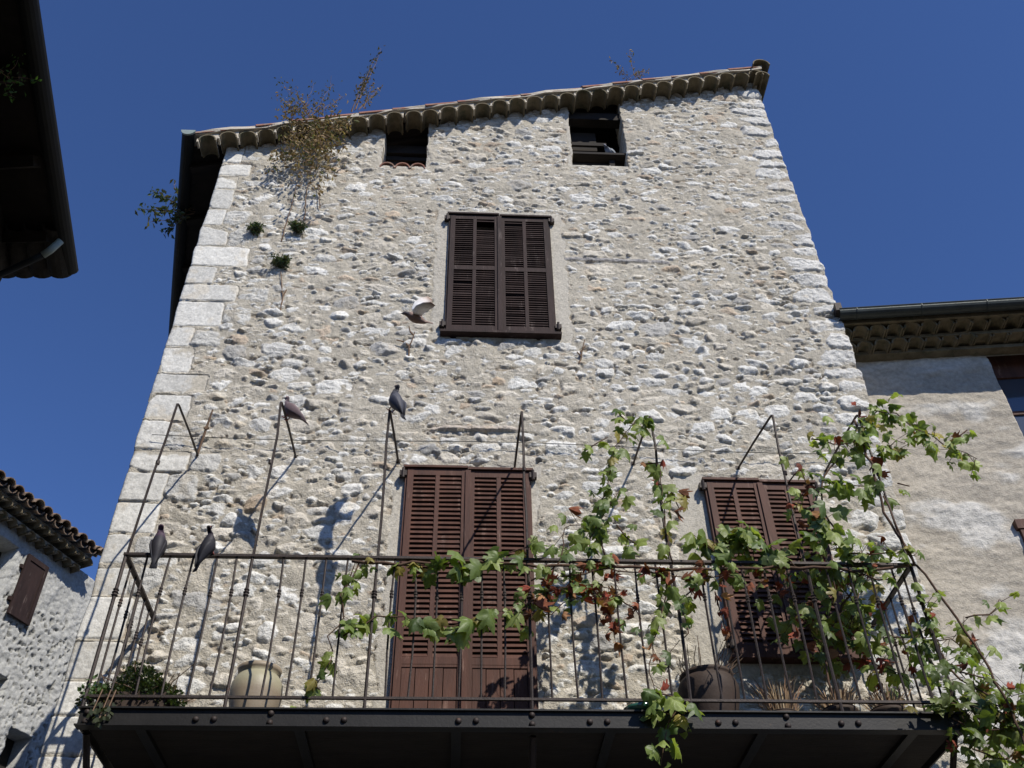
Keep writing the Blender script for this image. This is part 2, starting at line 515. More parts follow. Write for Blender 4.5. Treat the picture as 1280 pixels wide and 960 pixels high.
warm = sstep(.25, .6, vnoise(nz_, nx_, 16, RG, 3))[..., None]
stc = stc*(1-warm*.5)+stc*np.array((1.0, .91, .78))[None, None]*warm*.5
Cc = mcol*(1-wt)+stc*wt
# the face is not dead flat, its corners wander
bow = .02*np.sin(Zg*.9)+.012*np.sin(Xg*1.7+1)
Yd = -(H+bow*.5)
jl = np.interp(ms.z, np.arange(3, 14, .17), RG.normal(size=len(np.arange(3, 14, .17)))*.005)
xl = -2.735+jl
xr = np.interp(ms.z, [3.3, 5.9, 7.7, 12.7, 13.2], [3.56, 3.585, 3.655, 3.585, 3.58]) + RG.normal(size=nz_)*.0015+np.interp(ms.z, np.arange(3, 14, .09), RG.normal(size=len(np.arange(3, 14, .09)))*.009)
s_ = (ms.x-XL)/(XR-XL)
Xw = xl[:, None]*(1-s_)[None]+xr[:, None]*s_[None]
# rounded arrises
edge_d = np.minimum(Xw-xl[:, None], xr[:, None]-Xw)
Yd = Yd + .012*np.exp(-np.maximum(edge_d, 0)/.012)
xc = .5*(Xw[:-1, :-1]+Xw[1:, 1:]); zc = .5*(Zg[:-1, :-1]+Zg[1:, 1:])
keep = zc < zr(xc)-.075
jn = edge_n[:-1, :-1]*.018
for k, (a, b, c, d) in openings.items():
    g = .035 if k in ('mw', 'door', 'rw') else 0.0
    j = jn if g == 0 else 0
    keep &= ~((xc > a+g+j) & (xc < b-g+j) & (zc > c+g+j) & (zc < d-g+j))
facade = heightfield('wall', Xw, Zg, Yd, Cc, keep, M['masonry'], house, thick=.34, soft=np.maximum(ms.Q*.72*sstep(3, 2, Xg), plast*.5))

# lower part of the facade and the other three walls
lw = MB(); lw.bb(-2.73, 3.56, .02, .34, -.02, 3.36); lw.build('lower_wall', M['sidewall'], house)
def wallquad(p0, p1, z0, zt0, zt1, th, name):
    m_ = MB(); p0 = Vector(p0); p1 = Vector(p1)
    d_ = (p1-p0).normalized(); n_ = Vector((-d_.y, d_.x))*th
    q = [p0, p1, p1+n_, p0+n_]
    vs_ = [(a.x, a.y, z0) for a in q]+[(q[0].x, q[0].y, zt0), (q[1].x, q[1].y, zt1), (q[2].x, q[2].y, zt1), (q[3].x, q[3].y, zt0)]
    m_.add(vs_, [(3, 2, 1, 0), (4, 5, 6, 7), (0, 1, 5, 4), (1, 2, 6, 5), (2, 3, 7, 6), (3, 0, 4, 7)])
    return m_.build(name, M['sidewall'], house)
BL = (-2.71-.25*6.3, 6.6); BR = (3.55, 6.6)
wallquad((-2.715, .30), BL, 0, zr(-2.7, .3)-.08, zr(BL[0], BL[1])-.08, -.4, 'side_wall')
wallquad((3.555, .342), BR, 0, zr(3.55, .3)-.08, zr(3.55, 6.6)-.08, .4, 'side_wall')
wallquad((BL[0]+.42, 6.6), (BR[0]-.42, 6.6), 0, zr(BL[0]+.4, 6.6)-.08, zr(BR[0], 6.6)-.08, -.4, 'back_wall')
atf = MB(); atf.bb(-2.6, 3.1, .36, 6.1, 10.55, 10.70); atf.build('attic_floor', M['darkwood'], house)

# roof slab, tiles on top
def roofpt(s, y, dz=0):            # s = distance up the slope from the left eave measured in x
    x = -3.08-.25*(y+.17)+s
    return Vector((x, y, zr(x, y)+dz))
rf = MB()
Y0, Y1, S1 = -.208, 6.9, 6.69
n_s = 34
vs_ = []
for i in range(n_s+1):
    s__ = S1*i/n_s
    wav = .012*math.sin(i*1.3)+.008*math.sin(i*.47+1)
    for (y, dz) in ((Y0+.012*math.sin(i*2.1), -.05+wav), (Y1, -.05), (Y1, .0), (Y0+.01*math.sin(i*1.7+2), .0+wav)):
        vs_.append(roofpt(s__, y, dz))
fs = []
for i in range(n_s):
    for k in range(4):
        a = i*4+k; b = i*4+(k+1) % 4
        fs.append((a, a+4, b+4, b))
fs += [(0, 1, 2, 3), (n_s*4+3, n_s*4+2, n_s*4+1, n_s*4)]
rf.add(vs_, fs)
roof = rf.build('roof', M['mortar'], house)

def halftile(mb, p0, p1, r0, r1, th=.014, up=Vector((0, 0, 1)), n=9, flip=False, jit=0):
    """a curved (half round) clay tile shell from p0 to p1, convex towards up"""
    p0 = Vector(p0); p1 = Vector(p1); t = (p1-p0).normalized()
    u = (up-t*up.dot(t)).normalized(); w_ = t.cross(u)
    if flip: u = -u
    vs_ = []
    for (p, r) in ((p0, r0), (p1, r1)):
        for rr in (r, r-th):
            for k in range(n):
                an = math.pi*k/(n-1)
                vs_.append(p+w_*(rr*math.cos(an))+u*(rr*math.sin(an)))
    fs = []
    A, B, C_, D_ = 0, n, 2*n, 3*n
    for k in range(n-1):
        fs += [(A+k, A+k+1, C_+k+1, C_+k), (B+k+1, B+k, D_+k, D_+k+1), (A+k+1, A+k, B+k, B+k+1), (C_+k, C_+k+1, D_+k+1, D_+k)]
    fs += [(A, C_, D_, B), (A+n-1, B+n-1, D_+n-1, C_+n-1)]
    mb.add(vs_, fs)

tl = MB()
ncol = 34
for c in range(ncol):
    y = Y0+.085+c*.205
    segs = 18 if c < 4 else 5
    for k in range(segs):
        s0 = -.05+6.70*k/segs; s1 = -.05+6.70*(k+1)/segs+.04
        jy = random.uniform(-.008, .008) if c < 4 else 0
        p0 = roofpt(s0, y+jy, -.045+random.uniform(0, .010)); p1 = roofpt(s1, y+jy, -.025)
        halftile(tl, p0, p1, .098, .075, n=7)
o = tl.build('roof_tiles', M['redtile'], roof, smooth=False)

# cornice of half round tile ends along the sloping top of the facade
gn_ = MB(); fil = MB()
NT = 33
pitch = 6.62/NT
for i in range(NT):
    x = -2.985+pitch*(i+.5)+random.uniform(-.008, .008)
    r = pitch/2-.004
    yo = -.192+random.uniform(-.012, .012)
    zc_ = zr(x)-.055-r-.02+random.uniform(-.008, .008)
    halftile(gn_, (x, .05, zc_+.01), (x, yo, zc_), r*.92, r*random.uniform(.96, 1.02), th=.013, n=11)
    # mortar spandrel between arch and slab
    n = 11; fr = []; 
    for k in range(n):
        an = math.pi*k/(n-1); fr.append((x-r*math.cos(an), zc_+(r-.003)*math.sin(an)))
    xa, xb = x-pitch/2, x+pitch/2
    tops = [(xa+(xb-xa)*k/(n-1)) for k in range(n)]
    vs_ = []
    for yy in (yo+.022, .03):
        vs_ += [(a, yy, max(b, zc_)) for a, b in fr]+[(t, yy, zr(t)-.047) for t in tops]
    fs = []
    for k in range(n-1):
        fs.append((k, k+1, n+k+1, n+k)); fs.append((2*n+k+1, 2*n+k, k, k+1))
    fil.add(vs_, fs)
    if random.random() < .8:      # mortar droop between two tiles
        fil.box((xa, yo+.05, zc_-.005), (.022, .09, .05))
cor = fil.build('cornice', M['mortar'], roof)
gn_.build('cornice_tiles', M['genoise'], roof, smooth=False)
# last tile of the verge at the top right corner
vt = MB(); halftile(vt, (3.60, .3, zr(3.6)-.05), (3.60, -.26, zr(3.6)-.06), .10, .11, n=11)
halftile(vt, (3.60, .3, zr(3.6)-.22), (3.60, -.2, zr(3.6)-.22), .085, .09, n=11)
vt.build('verge_tile', M['genoise'], roof)
# eave gutter on the left and rafters
eg = MB()
e0 = roofpt(-.03, -.26, -.05); e1 = roofpt(-.03, 6.9, -.05)
halftile(eg, e0, e1, .07, .07, th=.006, n=9, flip=True)
eg.build('eave_gutter', M['blackmetal'], roof)
sb_ = MB(); c4 = [roofpt(.03, -.05, -.056), roofpt(.03, 6.8, -.056), roofpt(S1-.05, 6.8, -.056), roofpt(S1-.05, -.0, -.056)]
sb_.add([*c4, *[q-Vector((0, 0, .018)) for q in c4]], [(0, 1, 2, 3), (7, 6, 5, 4), (0, 4, 5, 1), (1, 5, 6, 2), (2, 6, 7, 3), (3, 7, 4, 0)])
sb_.build('roof_boards', M['darkwood'], roof)
ec = MB(); ec.lathe((0, 0, 0), [(.078, 0), (.078, .02)], 16); ec.v = [(a[0]+e0.x, a[2]+e0.y-.02, min(a[1], .0)+e0.z) for a in ec.v]; ec.build('gutter_cap', M['palepipe'], roof)
ra = MB()
for k in range(9):
    y = .2+k*.75
    a = roofpt(.02, y, -.10); b = roofpt(S1-.1, y, -.10)
    t = (b-a); L_ = t.length
    ang = math.atan2(t.z, t.x)
    ra.box((a+b)/2, (L_, .08, .10), Matrix.Rotation(-ang, 3, 'Y'))
ra.build('rafters', M['darkwood'], roof)

# attic opening timbers
def attic(nm, boards):
    h = None
    m_ = MB()
    for (x0, x1, y0, y1, z0, z1) in boards: m_.bb(x0, x1, y0, y1, z0, z1)
    return m_.build(nm, M['darkwood'], house)
attic('attic_opening', [(-1.02, -.48, .20, .30, 11.40, 11.55), (-1.0, -.80, .24, .27, 10.86, 11.39), (-.795, -.5, .26, .29, 10.86, 11.28), (-1.0, -.5, .22, .25, 11.285, 11.35)])
sl_ = MB()
for k in range(3): halftile(sl_, (-.93+.17*k, .1, 10.83), (-.93+.17*k, -.015, 10.815), .08, .085, n=9)
sl_.build('sill_tiles', M['redtile'], house)
attic('attic_opening', [(1.14, 1.80, .06, .18, 12.02, 12.16), (1.16, 1.6, .16, .19, 11.62, 11.68), (1.16, 1.79, .05, .22, 11.29, 11.325),
                        (1.16, 1.60, .16, .18, 11.03, 11.13), (1.16, 1.60, .16, .18, 11.15, 11.26), (1.60, 1.66, .12, .2, 10.99, 11.3), (1.16, 1.5, .24, .26, 11.34, 12.0)])

# ------------------------------------------------------------------ shutters
def shutter_leaf(x0, x1, z0, z1, y, rows, material, parent, cols=2, stile=.050, th=.034, missing=None, rake=0.0, warped=0.0, sp=.043):
    """framed louvred leaf; rows = list of (fraction0, fraction1, kind)"""
    m_ = MB()
    yf, yb = y, y+th
    m_.bb(x0, x0+stile, yf, yb, z0, z1); m_.bb(x1-stile, x1, yf, yb, z0, z1)
    rail = .062
    xi0, xi1 = x0+stile, x1-stile
    m_.bb(xi0, xi1, yf+.002, yb-.002, z0, z0+rail*1.15); m_.bb(xi0, xi1, yf+.002, yb-.002, z1-rail, z1)
    zz0, zz1 = z0+rail*1.15, z1-rail
    H_ = zz1-zz0
    mun = .034
    for ri, (f0, f1, kind) in enumerate(rows):
        a = zz0+H_*f0; b = zz0+H_*f1
        if ri > 0: m_.bb(xi0, xi1, yf+.002, yb-.002, a-.0, a+.055); a += .055
        cw = (xi1-xi0-mun*(cols-1))/cols
        if kind == 'louvre':
            for c in range(cols):
                cx0 = xi0+c*(cw+mun)
                if c > 0: m_.bb(cx0-mun, cx0, yf+.003, yb-.003, a, b)
                n = max(1, int((b-a)/sp)); stp = (b-a)/n
                for k in range(n):
                    if missing and (ri, c) == missing[0] and k in missing[1]: continue
                    zc_ = a+stp*(k+.5)
                    tilt = 1.12+random.gauss(0, .05)+(random.gauss(0, .15) if random.random() < .05 else 0)
                    rot = Matrix.Rotation(tilt, 3, 'X') @ Matrix.Rotation(random.gauss(0, .006), 3, 'Y')
                    m_.box((cx0+cw/2, (yf+yb)/2, zc_), (cw, sp*1.10, .0085), rot)
        else:
            nb = 4; bw = (xi1-xi0)/nb
            for k in range(nb):
                m_.bb(xi0+bw*k+.003, xi0+bw*(k+1)-.003, yf+.010+.002*(k % 2), yb-.004, a, b)
            m_.bb(xi0, xi1, yf+.004, yf+.016, b-.022, b-.002)
    if warped:
        m_.v = [(v[0], v[1]-warped*(z1-v[2])*(v[0]-x0), v[2]+rake*(v[0]-x0)) for v in m_.v]
    elif rake:
        m_.v = [(v[0], v[1], v[2]+rake*(v[0]-x0)) for v in m_.v]
    return m_.build('shutter', material, parent)

def window_assembly(nm, x0, x1, z0, z1, rows, material, sill, y=-.055, missing=None, top=True, sp=.043):
    xm = (x0+x1)/2
    fr = MB()
    j = .028
    fr.bb(x0-.012, x0+j, y+.006, .05, z0-.01, z1); fr.bb(x1-j, x1+.012, y+.006, .05, z0-.01, z1)
    fr.bb(x0+j, x1-j, y+.02, .05, z1-.05, z1)
    root = fr.build(nm, material, house)
    shutter_leaf(x0+.006, xm-.002, z0, z1-.004, y-.012, rows, material, root, missing=missing, rake=.006, sp=sp)
    shutter_leaf(xm+.002, x1-.006, z0+.004, z1-.012, y-.006, rows, material, root, sp=sp)
    cs = MB(); cs.bb(xm-.022, xm+.02, y-.026, y-.0125, z0+.01, z1-.02); cs.build('cover_strip', material, root)
    if top:
        tb = MB(); tb.bb(x0-.03, xm-.004, y-.03, .02, z1+.003, z1+.024); tb.bb(xm+.0, x1+.03, y-.026, .02, z1-.008, z1+.014)
        tb.build('drip_board', material, root)
    if sill:
        sb = MB(); sb.bb(x0-.05, x1+.055, y-.045, .0, z0-.040, z0-.012); sb.build('sill_bar', material, root)
    for (hx, hz) in ((x0-.03, z1-.05), (x1+.03, z1-.05), (x0-.03, z0+.09), (x1+.03, z0+.09)):
        hb = MB(); hb.box((hx, y+.005, hz), (.06, .05, .05)); hb.tube([(hx, y-.02, hz-.05), (hx, y-.02, hz+.045)], .013, 6)
        hb.build('hinge', M['iron'], root)
    return root

win_mid = window_assembly('window', -.205, .825, 8.215, 9.945, [(0, .50, 'louvre'), (.50, 1, 'louvre')], M['winwood'], True, missing=((1, 1), (21, 20, 19, 18)), sp=.031)
door = window_assembly('balcony_door', -.468, .535, 4.20, 6.60, [(0, .265, 'solid'), (.265, 1, 'louvre')], M['doorwood'], False, top=True)
win_r = window_assembly('window', 1.995, 2.885, 4.97, 6.525, [(0, 1, 'louvre')], M['doorwood'], True, top=True)

# ------------------------------------------------------------------ balcony
BX0, BX1, BY = -2.225, 3.075, -.85
FZ, BZ, RZ = 4.178, 4.068, 5.238
bal = empty('balcony', (0, 0, 0)); bal.parent = house
fl = MB(); fl.bb(BX0+.03, BX1-.03, BY+.03, -.004, FZ-.06, FZ-.006); fl.build('floor_slab', M['darkwall'], bal)
fb = MB()
fb.bb(BX0, BX1, BY-.006, BY+.006, BZ+.008, FZ-.008)               # web of the channel
fb.bb(BX0-.012, BX1+.012, BY-.028, BY+.05, FZ-.008, FZ+.002)      # top flange
fb.bb(BX0-.012, BX1+.012, BY-.022, BY+.05, BZ, BZ+.008)           # bottom flange
beam = fb.build('fascia_beam', M['beam'], bal)
for sx in (BX0, BX1):
    sb = MB(); sb.bb(sx-.006, sx+.006, BY+.008, .0, BZ+.01, FZ-.01); sb.bb(sx-.02, sx+.02, BY+.055, .0, FZ-.007, FZ+.001); sb.build('side_beam', M['beam'], bal)
for (u, pair) in [(107, 0), (245, 1), (338, 0), (408, 1), (573, 1), (665, 0), (737, 1), (897, 1), (983, 0), (1050, 1)]:
    x = at(u, 900, BY).x
    for (dx, dz) in ([(0, -.03), (0, .028)] if not pair else [(0, -.012), (.105, -.010)]):
        rv = MB(); rv.lathe((0, 0, 0), [(.020, 0), (.0195, .006), (.014, .015), (.006, .019)], 10)
        rv.v = [(a[0]+x+dx, BY-.006-a[2], a[1]+(BZ+FZ)/2+dz) for a in rv.v]
        rv.build('rivet', M['iron'], bal, smooth=True)
# joists and soffit
for k in range(6):
    x = BX0+.35+k*.93
    jb = MB(); jb.bb(x-.03, x+.03, BY+.06, .0, BZ+.005, FZ-.065); jb.build('joist', M['beam'], bal)
sf = MB(); sf.bb(BX0+.035, BX1-.035, BY+.055, -.004, FZ-.078, FZ-.064); sf.build('soffit_boards', M['darkwood'], bal)
for sx in (BX0+.03, .45, BX1-.03):
    st = MB(); st.tube([(sx, BY+.10, BZ-.002), (sx, -.30, 3.62), (sx, .0, 3.30)], .022, 6); st.tube([(sx, .0, 4.05), (sx, -.006, 3.25)], .02, 6)
    st.build('bracket', M['iron'], bal)
# rails
tr_ = MB(); tr_.bb(BX0-.012, BX1+.012, BY-.018, BY+.018, RZ-.009, RZ+.009); tr_.build('top_rail', M['iron'], bal)
BRZ = 4.252
br_ = MB(); br_.bb(BX0, BX1, BY-.010, BY+.010, BRZ-.008, BRZ+.008); br_.build('bottom_rail', M['iron'], bal)
for sx in (BX0, BX1):
    m_ = MB(); m_.bb(sx-.016, sx+.016, BY+.019, .0, RZ-.009, RZ+.009); m_.build('top_rail', M['iron'], bal)
    m_ = MB(); m_.bb(sx-.008, sx+.008, BY+.011, .0, BRZ-.007, BRZ+.007); m_.build('bottom_rail', M['iron'], bal)
def baluster(x, y, zb=None, r=.0075, bend=0):
    m_ = MB(); zb = BRZ if zb is None else zb
    zk = RZ-.275+random.uniform(-.015, .015)
    P = [(zb, r), (zb+.3, r), (zk-.06, r), (zk-.03, r*1.05), (zk-.02, r*1.9), (zk-.006, r*1.3), (zk, r*2.0), (zk+.012, r*1.2), (zk+.022, r*1.8), (zk+.034, r*1.05), (zk+.06, r), (RZ-.008, r)]
    bx = random.gauss(0, .006); by = random.gauss(0, .004)
    pts = [(x+bx*math.sin((z-zb)/(RZ-zb)*3.14)+bend*(z-RZ), y+by*math.sin((z-zb)/(RZ-zb)*3.14), z) for z, _ in P]
    m_.tube(pts, [q[1] for q in P], 6)
    return m_.build('baluster', M['iron'], bal)
nb = 36
posts_x = [-1.395, -.568, .44, 1.412, 2.345]
for i in range(nb+1):
    x = BX0+(BX1-BX0)*i/nb
    nearp = any(abs(x-p) < .06 for p in posts_x) or i in (0, nb)
    if i in (0, nb): baluster(x, BY, FZ, .012)
    elif nearp: baluster(min(posts_x, key=lambda p: abs(p-x)), BY, FZ, .011)
    else: baluster(x+random.gauss(0, .006), BY)
for sx in (BX0, BX1):
    for k in range(1, 6): baluster(sx, BY+.85*k/6, None)
# hairpin brace rods: wall - apex - rail
def brace(xw, zw, xa, za, xr_):
    m_ = MB()
    A = Vector((xw, .03, zw)); P = Vector((xa, BY+.01, za)); B = Vector((xr_, BY+.012, RZ-.01))
    d1 = (A-P).normalized(); d2 = (B-P).normalized()
    pts = [A, P+d1*.45+Vector((0, 0, .008)), P+d1*.05, P+d1*.018+d2*.006+Vector((0, 0, .0)), P+d2*.018, P+d2*.06]
    for k in (.25, .5, .75): pts.append(P.lerp(B, k)+Vector((random.gauss(0, .006), random.gauss(0, .005), 0)))
    pts.append(B)
    m_.tube(pts, .0095, 6)
    # hooked end plate on the wall and a collar half way up
    m_.box(A+Vector((0, -.035, 0)), (.035, .012, .035))
    q = P.lerp(B, .42); m_.tube([q-d2*.015, q+d2*.015], .015, 6)
    return m_.build('brace_rod', M['iron'], bal, smooth=False)
brace(-2.20, 6.736, -2.17, 6.59, BX0); brace(-1.399, 6.739, -1.402, 6.63, -1.395); brace(-.55, 6.717, -.577, 6.57, -.568)
brace(.417, 6.671, .43, 6.585, .44); brace(1.42, 6.737, 1.417, 6.56, 1.412); brace(2.31, 6.714, 2.377, 6.60, 2.345); brace(3.06, 6.70, 3.056, 6.62, BX1)
# loose hook rod left on the wall, thin stay wire across the facade
hk = MB(); a = at(246, 570, -.02); b = at(258, 535, -.10); c = at(266, 512, -.16)
hk.tube([a, b, c], [.010, .011, .006], 6); hk.tube([b-Vector((.012, 0, .012)), b+Vector((.012, 0, .012))], .018, 6)
hk.build('wall_hook', M['twig'], house)
wi = MB()
wi.tube([(-2.6+6.1*k/30, -.062, 6.905-.02*math.sin(k/30*3.14*3)-.002*k) for k in range(31)], .0032, 5)
wi.build('stay_wire', M['zinc'], house)

# ================================================================== RIGHT HOUSE
RY = .42
RPIV = Vector((3.62, RY, 0)); RROT = Matrix.Rotation(R(-6.5), 3, 'Z')
def rat(u, v, yl):
    n = RROT @ Vector((0, 1, 0)); P = RPIV+RROT @ Vector((0, yl-RY, 0))
    return RPIV+RROT.inverted() @ (atp(u, v, P, n)-RPIV)
rh = empty('plastered_house', RPIV)
tag(rh, 'lower beige plastered house with zinc gutter adjoining the stone house on the right', 'house')
rx0, rx1 = 3.40, 8.4
dd = .011
nx2 = int((rx1-rx0)/dd)+1; nz2 = int((9.0-3.2)/dd)+1
x2 = rx0+np.arange(nx2)*dd; z2 = 3.2+np.arange(nz2)*dd
X2, Z2 = np.meshgrid(x2, z2)
n_a = vnoise(nz2, nx2, 40, RG, 3); n_b = vnoise(nz2, nx2, 12, RG, 3, aspect=2.2); n_c = vnoise(nz2, nx2, 4, RG, 2, aspect=1.7)
n_d = vnoise(nz2, nx2, 26, RG, 4, aspect=1.6)
show = sstep(.02, .35, n_d + .28*sstep(6.3, 5.2, Z2)-.06)
H2 = .010*n_a+.013*n_b+.006*n_c + show*(.004+.008*vnoise(nz2, nx2, 9, RG, 2, ridged=True))
smear = sstep(.15, .5, n_b)*.03
C2 = np.array((.40, .36, .295))[None, None]*(1+.13*n_a[..., None]+.10*n_b[..., None]+.10*n_c[..., None])
C2 = C2*(1-show[..., None]*.75)+np.array((.56, .545, .505))[None, None]*(1+.12*n_c[..., None])*show[..., None]*.75
wA = rat(1232, 438, RY); wB = rat(1278, 545, RY)
w2x0, w2z0, w2z1 = wA.x-.02, wB.z-.02, wA.z+.05
lwp = rat(1270, 665, RY)
xc2 = .5*(X2[:-1, :-1]+X2[1:, 1:]); zc2 = .5*(Z2[:-1, :-1]+Z2[1:, 1:])
keep2 = ~((xc2 > w2x0) & (xc2 < w2x0+1.0) & (zc2 > w2z0) & (zc2 < w2z1))
keep2 &= ~((xc2 > lwp.x+.06) & (xc2 < lwp.x+1.0) & (zc2 > lwp.z-1.5) & (zc2 < lwp.z))
heightfield('wall', X2, Z2, RY-H2, C2, keep2, M['plaster'], rh, thick=RY+.3)
m_ = MB(); m_.bb(3.57, 8.4, RY+.01, RY+.3, 0, 3.21); m_.bb(8.1, 8.4, RY+.301, 6.6, 0, 8.9); m_.bb(3.57, 8.4, 6.61, 6.9, 0, 8.9); m_.build('lower_wall', M['sidewall'], rh)
# window with glass
wf = MB()
for (a, b, c, d) in [(0, .07, 0, 1), (.93, 1, 0, 1)]: wf.bb(w2x0+a, w2x0+b, RY+.14, RY+.20, w2z0, w2z1)
wf.bb(w2x0+.07, w2x0+.93, RY+.142, RY+.198, w2z1-.30, w2z1); wf.bb(w2x0+.07, w2x0+.93, RY+.142, RY+.198, w2z0, w2z0+.07)
wf.bb(w2x0+.07, w2x0+.93, RY+.15, RY+.19, w2z0+.40, w2z0+.44); wf.bb(w2x0+.44, w2x0+.50, RY+.145, RY+.195, w2z0+.07, w2z1-.3)
wr = wf.build('window', M['doorwood'], rh)
m_ = MB(); m_.bb(w2x0+.05, w2x0+.95, RY+.168, RY+.174, w2z0+.05, w2z1-.28); m_.build('pane', M['glass'], wr)
m_ = MB(); m_.bb(w2x0+.02, w2x0+.98, RY+.29, RY+.31, w2z0, w2z1); m_.build('inner_curtain', M['darkwall'], wr)
# lower window, only its corner of timber is seen
wf = MB(); wf.bb(lwp.x-.0, lwp.x+1.1, RY-.06, RY+.1, lwp.z, lwp.z+.09); wf.bb(lwp.x+.02, lwp.x+.10, RY-.05, RY+.1, lwp.z-1.4, lwp.z-.003)
wr2 = wf.build('window', M['doorwood'], rh)
shutter_leaf(lwp.x+.11, lwp.x+.55, lwp.z-1.4, lwp.z-.01, RY-.04, [(0, 1, 'louvre')], M['doorwood'], wr2)
shutter_leaf(lwp.x+.555, lwp.x+1.0, lwp.z-1.4, lwp.z-.01, RY-.04, [(0, 1, 'louvre')], M['doorwood'], wr2)
# roof with two courses of tile cornice and a gutter
GY = -.07
g0 = rat(1055, 396, GY); gz = g0.z
rr_ = MB()
rr_.add([(3.60, GY+.07, gz+.03), (8.6, GY+.07, gz+.06), (8.6, 6.9, gz+2.0), (3.60, 6.9, gz+2.0), (3.60, GY+.07, gz-.03), (8.6, GY+.07, gz), (8.6, 6.9, gz+1.94), (3.60, 6.9, gz+1.94)],
        [(0, 1, 2, 3), (7, 6, 5, 4), (0, 4, 5, 1), (1, 5, 6, 2), (2, 6, 7, 3), (3, 7, 4, 0)])
rroof = rr_.build('roof', M['genoise'], rh)
for (row, yo, dz) in ((0, GY+.12, -.02), (1, GY+.25, -.092)):
    cm = MB()
    for i in range(29):
        x = 3.70+.165*i+(.05 if row else 0); zc_ = gz+dz-.075+.008*i*.75
        halftile(cm, (x, RY+.02, zc_), (x, yo+random.uniform(-.012, .012), zc_-.004), .074, .078, n=9)
    cm.build('cornice_tiles', M['genoise'], rroof)
    cm = MB(); cm.bb(3.62, 8.5, yo+.13, RY, gz+dz-.07, gz+dz-.03); cm.build('cornice_course', M['genoise'], rroof)
gm = MB()
halftile(gm, (3.655, GY, gz+.045), (8.6, GY, gz+.075), .068, .068, th=.006, n=11, flip=True)
gm.tube([(3.655, GY-.066, gz+.047), (8.6, GY-.066, gz+.077)], .009, 6)
gut = gm.build('gutter', M['zinc'], rroof, smooth=False)
for k in range(7):
    x = 3.82+.62*k; zz = gz+.045+.006*(x-3.655)
    bm_ = MB(); bm_.tube([(x, GY+.068*math.cos(a), zz-.070*math.sin(a)) for a in np.linspace(-.1, 3.24, 10)], .007, 5); bm_.build('gutter_bracket', M['zinc'], rroof)
m_ = MB(); m_.box((3.66, GY+.01, gz+.10), (.06, .12, .10)); m_.build('gutter_end', M['iron'], rroof)

rh.rotation_euler = (0, 0, R(-6.5))
# ================================================================== LEFT NEAR HOUSE (dark eave overhead)
dh = empty('shaded_house', (-4.5, -4.0, 0))
tag(dh, 'dark house at the left edge seen from below with projecting tiled eave and gutter', 'house')
EA = Vector((-2.985, -1.6, 7.222)); ed = Vector((.157, -.9876, 0)); ew = Vector((-.951, .309, 0))
LEN = 7.0
def LP(t, s, dz=0): return EA+ed*t+ew*s+Vector((0, 0, dz))
m_ = MB()
vs_ = [LP(0, 0, 0), LP(LEN, 0, 0), LP(LEN, 4.5, 1.4), LP(0, 4.5, 1.4)]
m_.add([*vs_, *[q+Vector((0, 0, .09)) for q in vs_]], [(3, 2, 1, 0), (4, 5, 6, 7), (0, 1, 5, 4), (1, 2, 6, 5), (2, 3, 7, 6), (3, 0, 4, 7)])
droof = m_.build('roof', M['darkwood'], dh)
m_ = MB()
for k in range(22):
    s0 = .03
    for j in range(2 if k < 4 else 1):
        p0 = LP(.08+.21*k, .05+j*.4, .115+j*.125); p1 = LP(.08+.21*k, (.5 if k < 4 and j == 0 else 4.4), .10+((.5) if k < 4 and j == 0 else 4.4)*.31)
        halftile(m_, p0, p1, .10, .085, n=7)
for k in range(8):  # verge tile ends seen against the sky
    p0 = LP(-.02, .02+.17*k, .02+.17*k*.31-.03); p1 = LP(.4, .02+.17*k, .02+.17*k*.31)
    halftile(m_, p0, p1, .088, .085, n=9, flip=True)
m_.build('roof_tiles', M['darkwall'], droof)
m_ = MB()
for k in range(10):
    a = LP(.35+.65*k, .04, -.05); b = LP(.35+.65*k, 1.2, .31)
    m_.tube([a, b], .05, 4)
m_.build('rafters', M['darkwood'], droof)
m_ = MB()
q = [LP(.10, .47), LP(LEN, .47), LP(LEN, 4.4), LP(.10, 4.4)]
zt = [7.22+.5*.31-.01, 7.22+.5*.31-.01, 7.22+4.4*.31-.01, 7.22+4.4*.31-.01]
m_.add([(a.x, a.y, 0) for a in q]+[(a.x, a.y, z) for a, z in zip(q, zt)], [(3, 2, 1, 0), (4, 5, 6, 7), (0, 1, 5, 4), (1, 2, 6, 5), (2, 3, 7, 6), (3, 0, 4, 7)])
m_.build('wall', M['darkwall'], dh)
m_ = MB(); halftile(m_, LP(-.03, -.05, .0), LP(LEN, -.05, .0), .062, .062, th=.006, n=9, flip=True); m_.build('gutter', M['blackmetal'], droof)
m_ = MB()
a = LP(.30, -.04, -.06); b = LP(.29, .07, -.17); c = LP(.26, .44, -.26); d = LP(.26, .46, -.45)
m_.tube([a, a.lerp(b, .5)+Vector((0, 0, -.02)), b], .026, 10); m_.build('downpipe_elbow', M['palepipe'], dh, smooth=True)
m_ = MB(); m_.tube([b, b.lerp(c, .3), c, d, Vector((d.x, d.y, .2))], .024, 10); m_.build('downpipe', M['blackmetal'], dh, smooth=True)

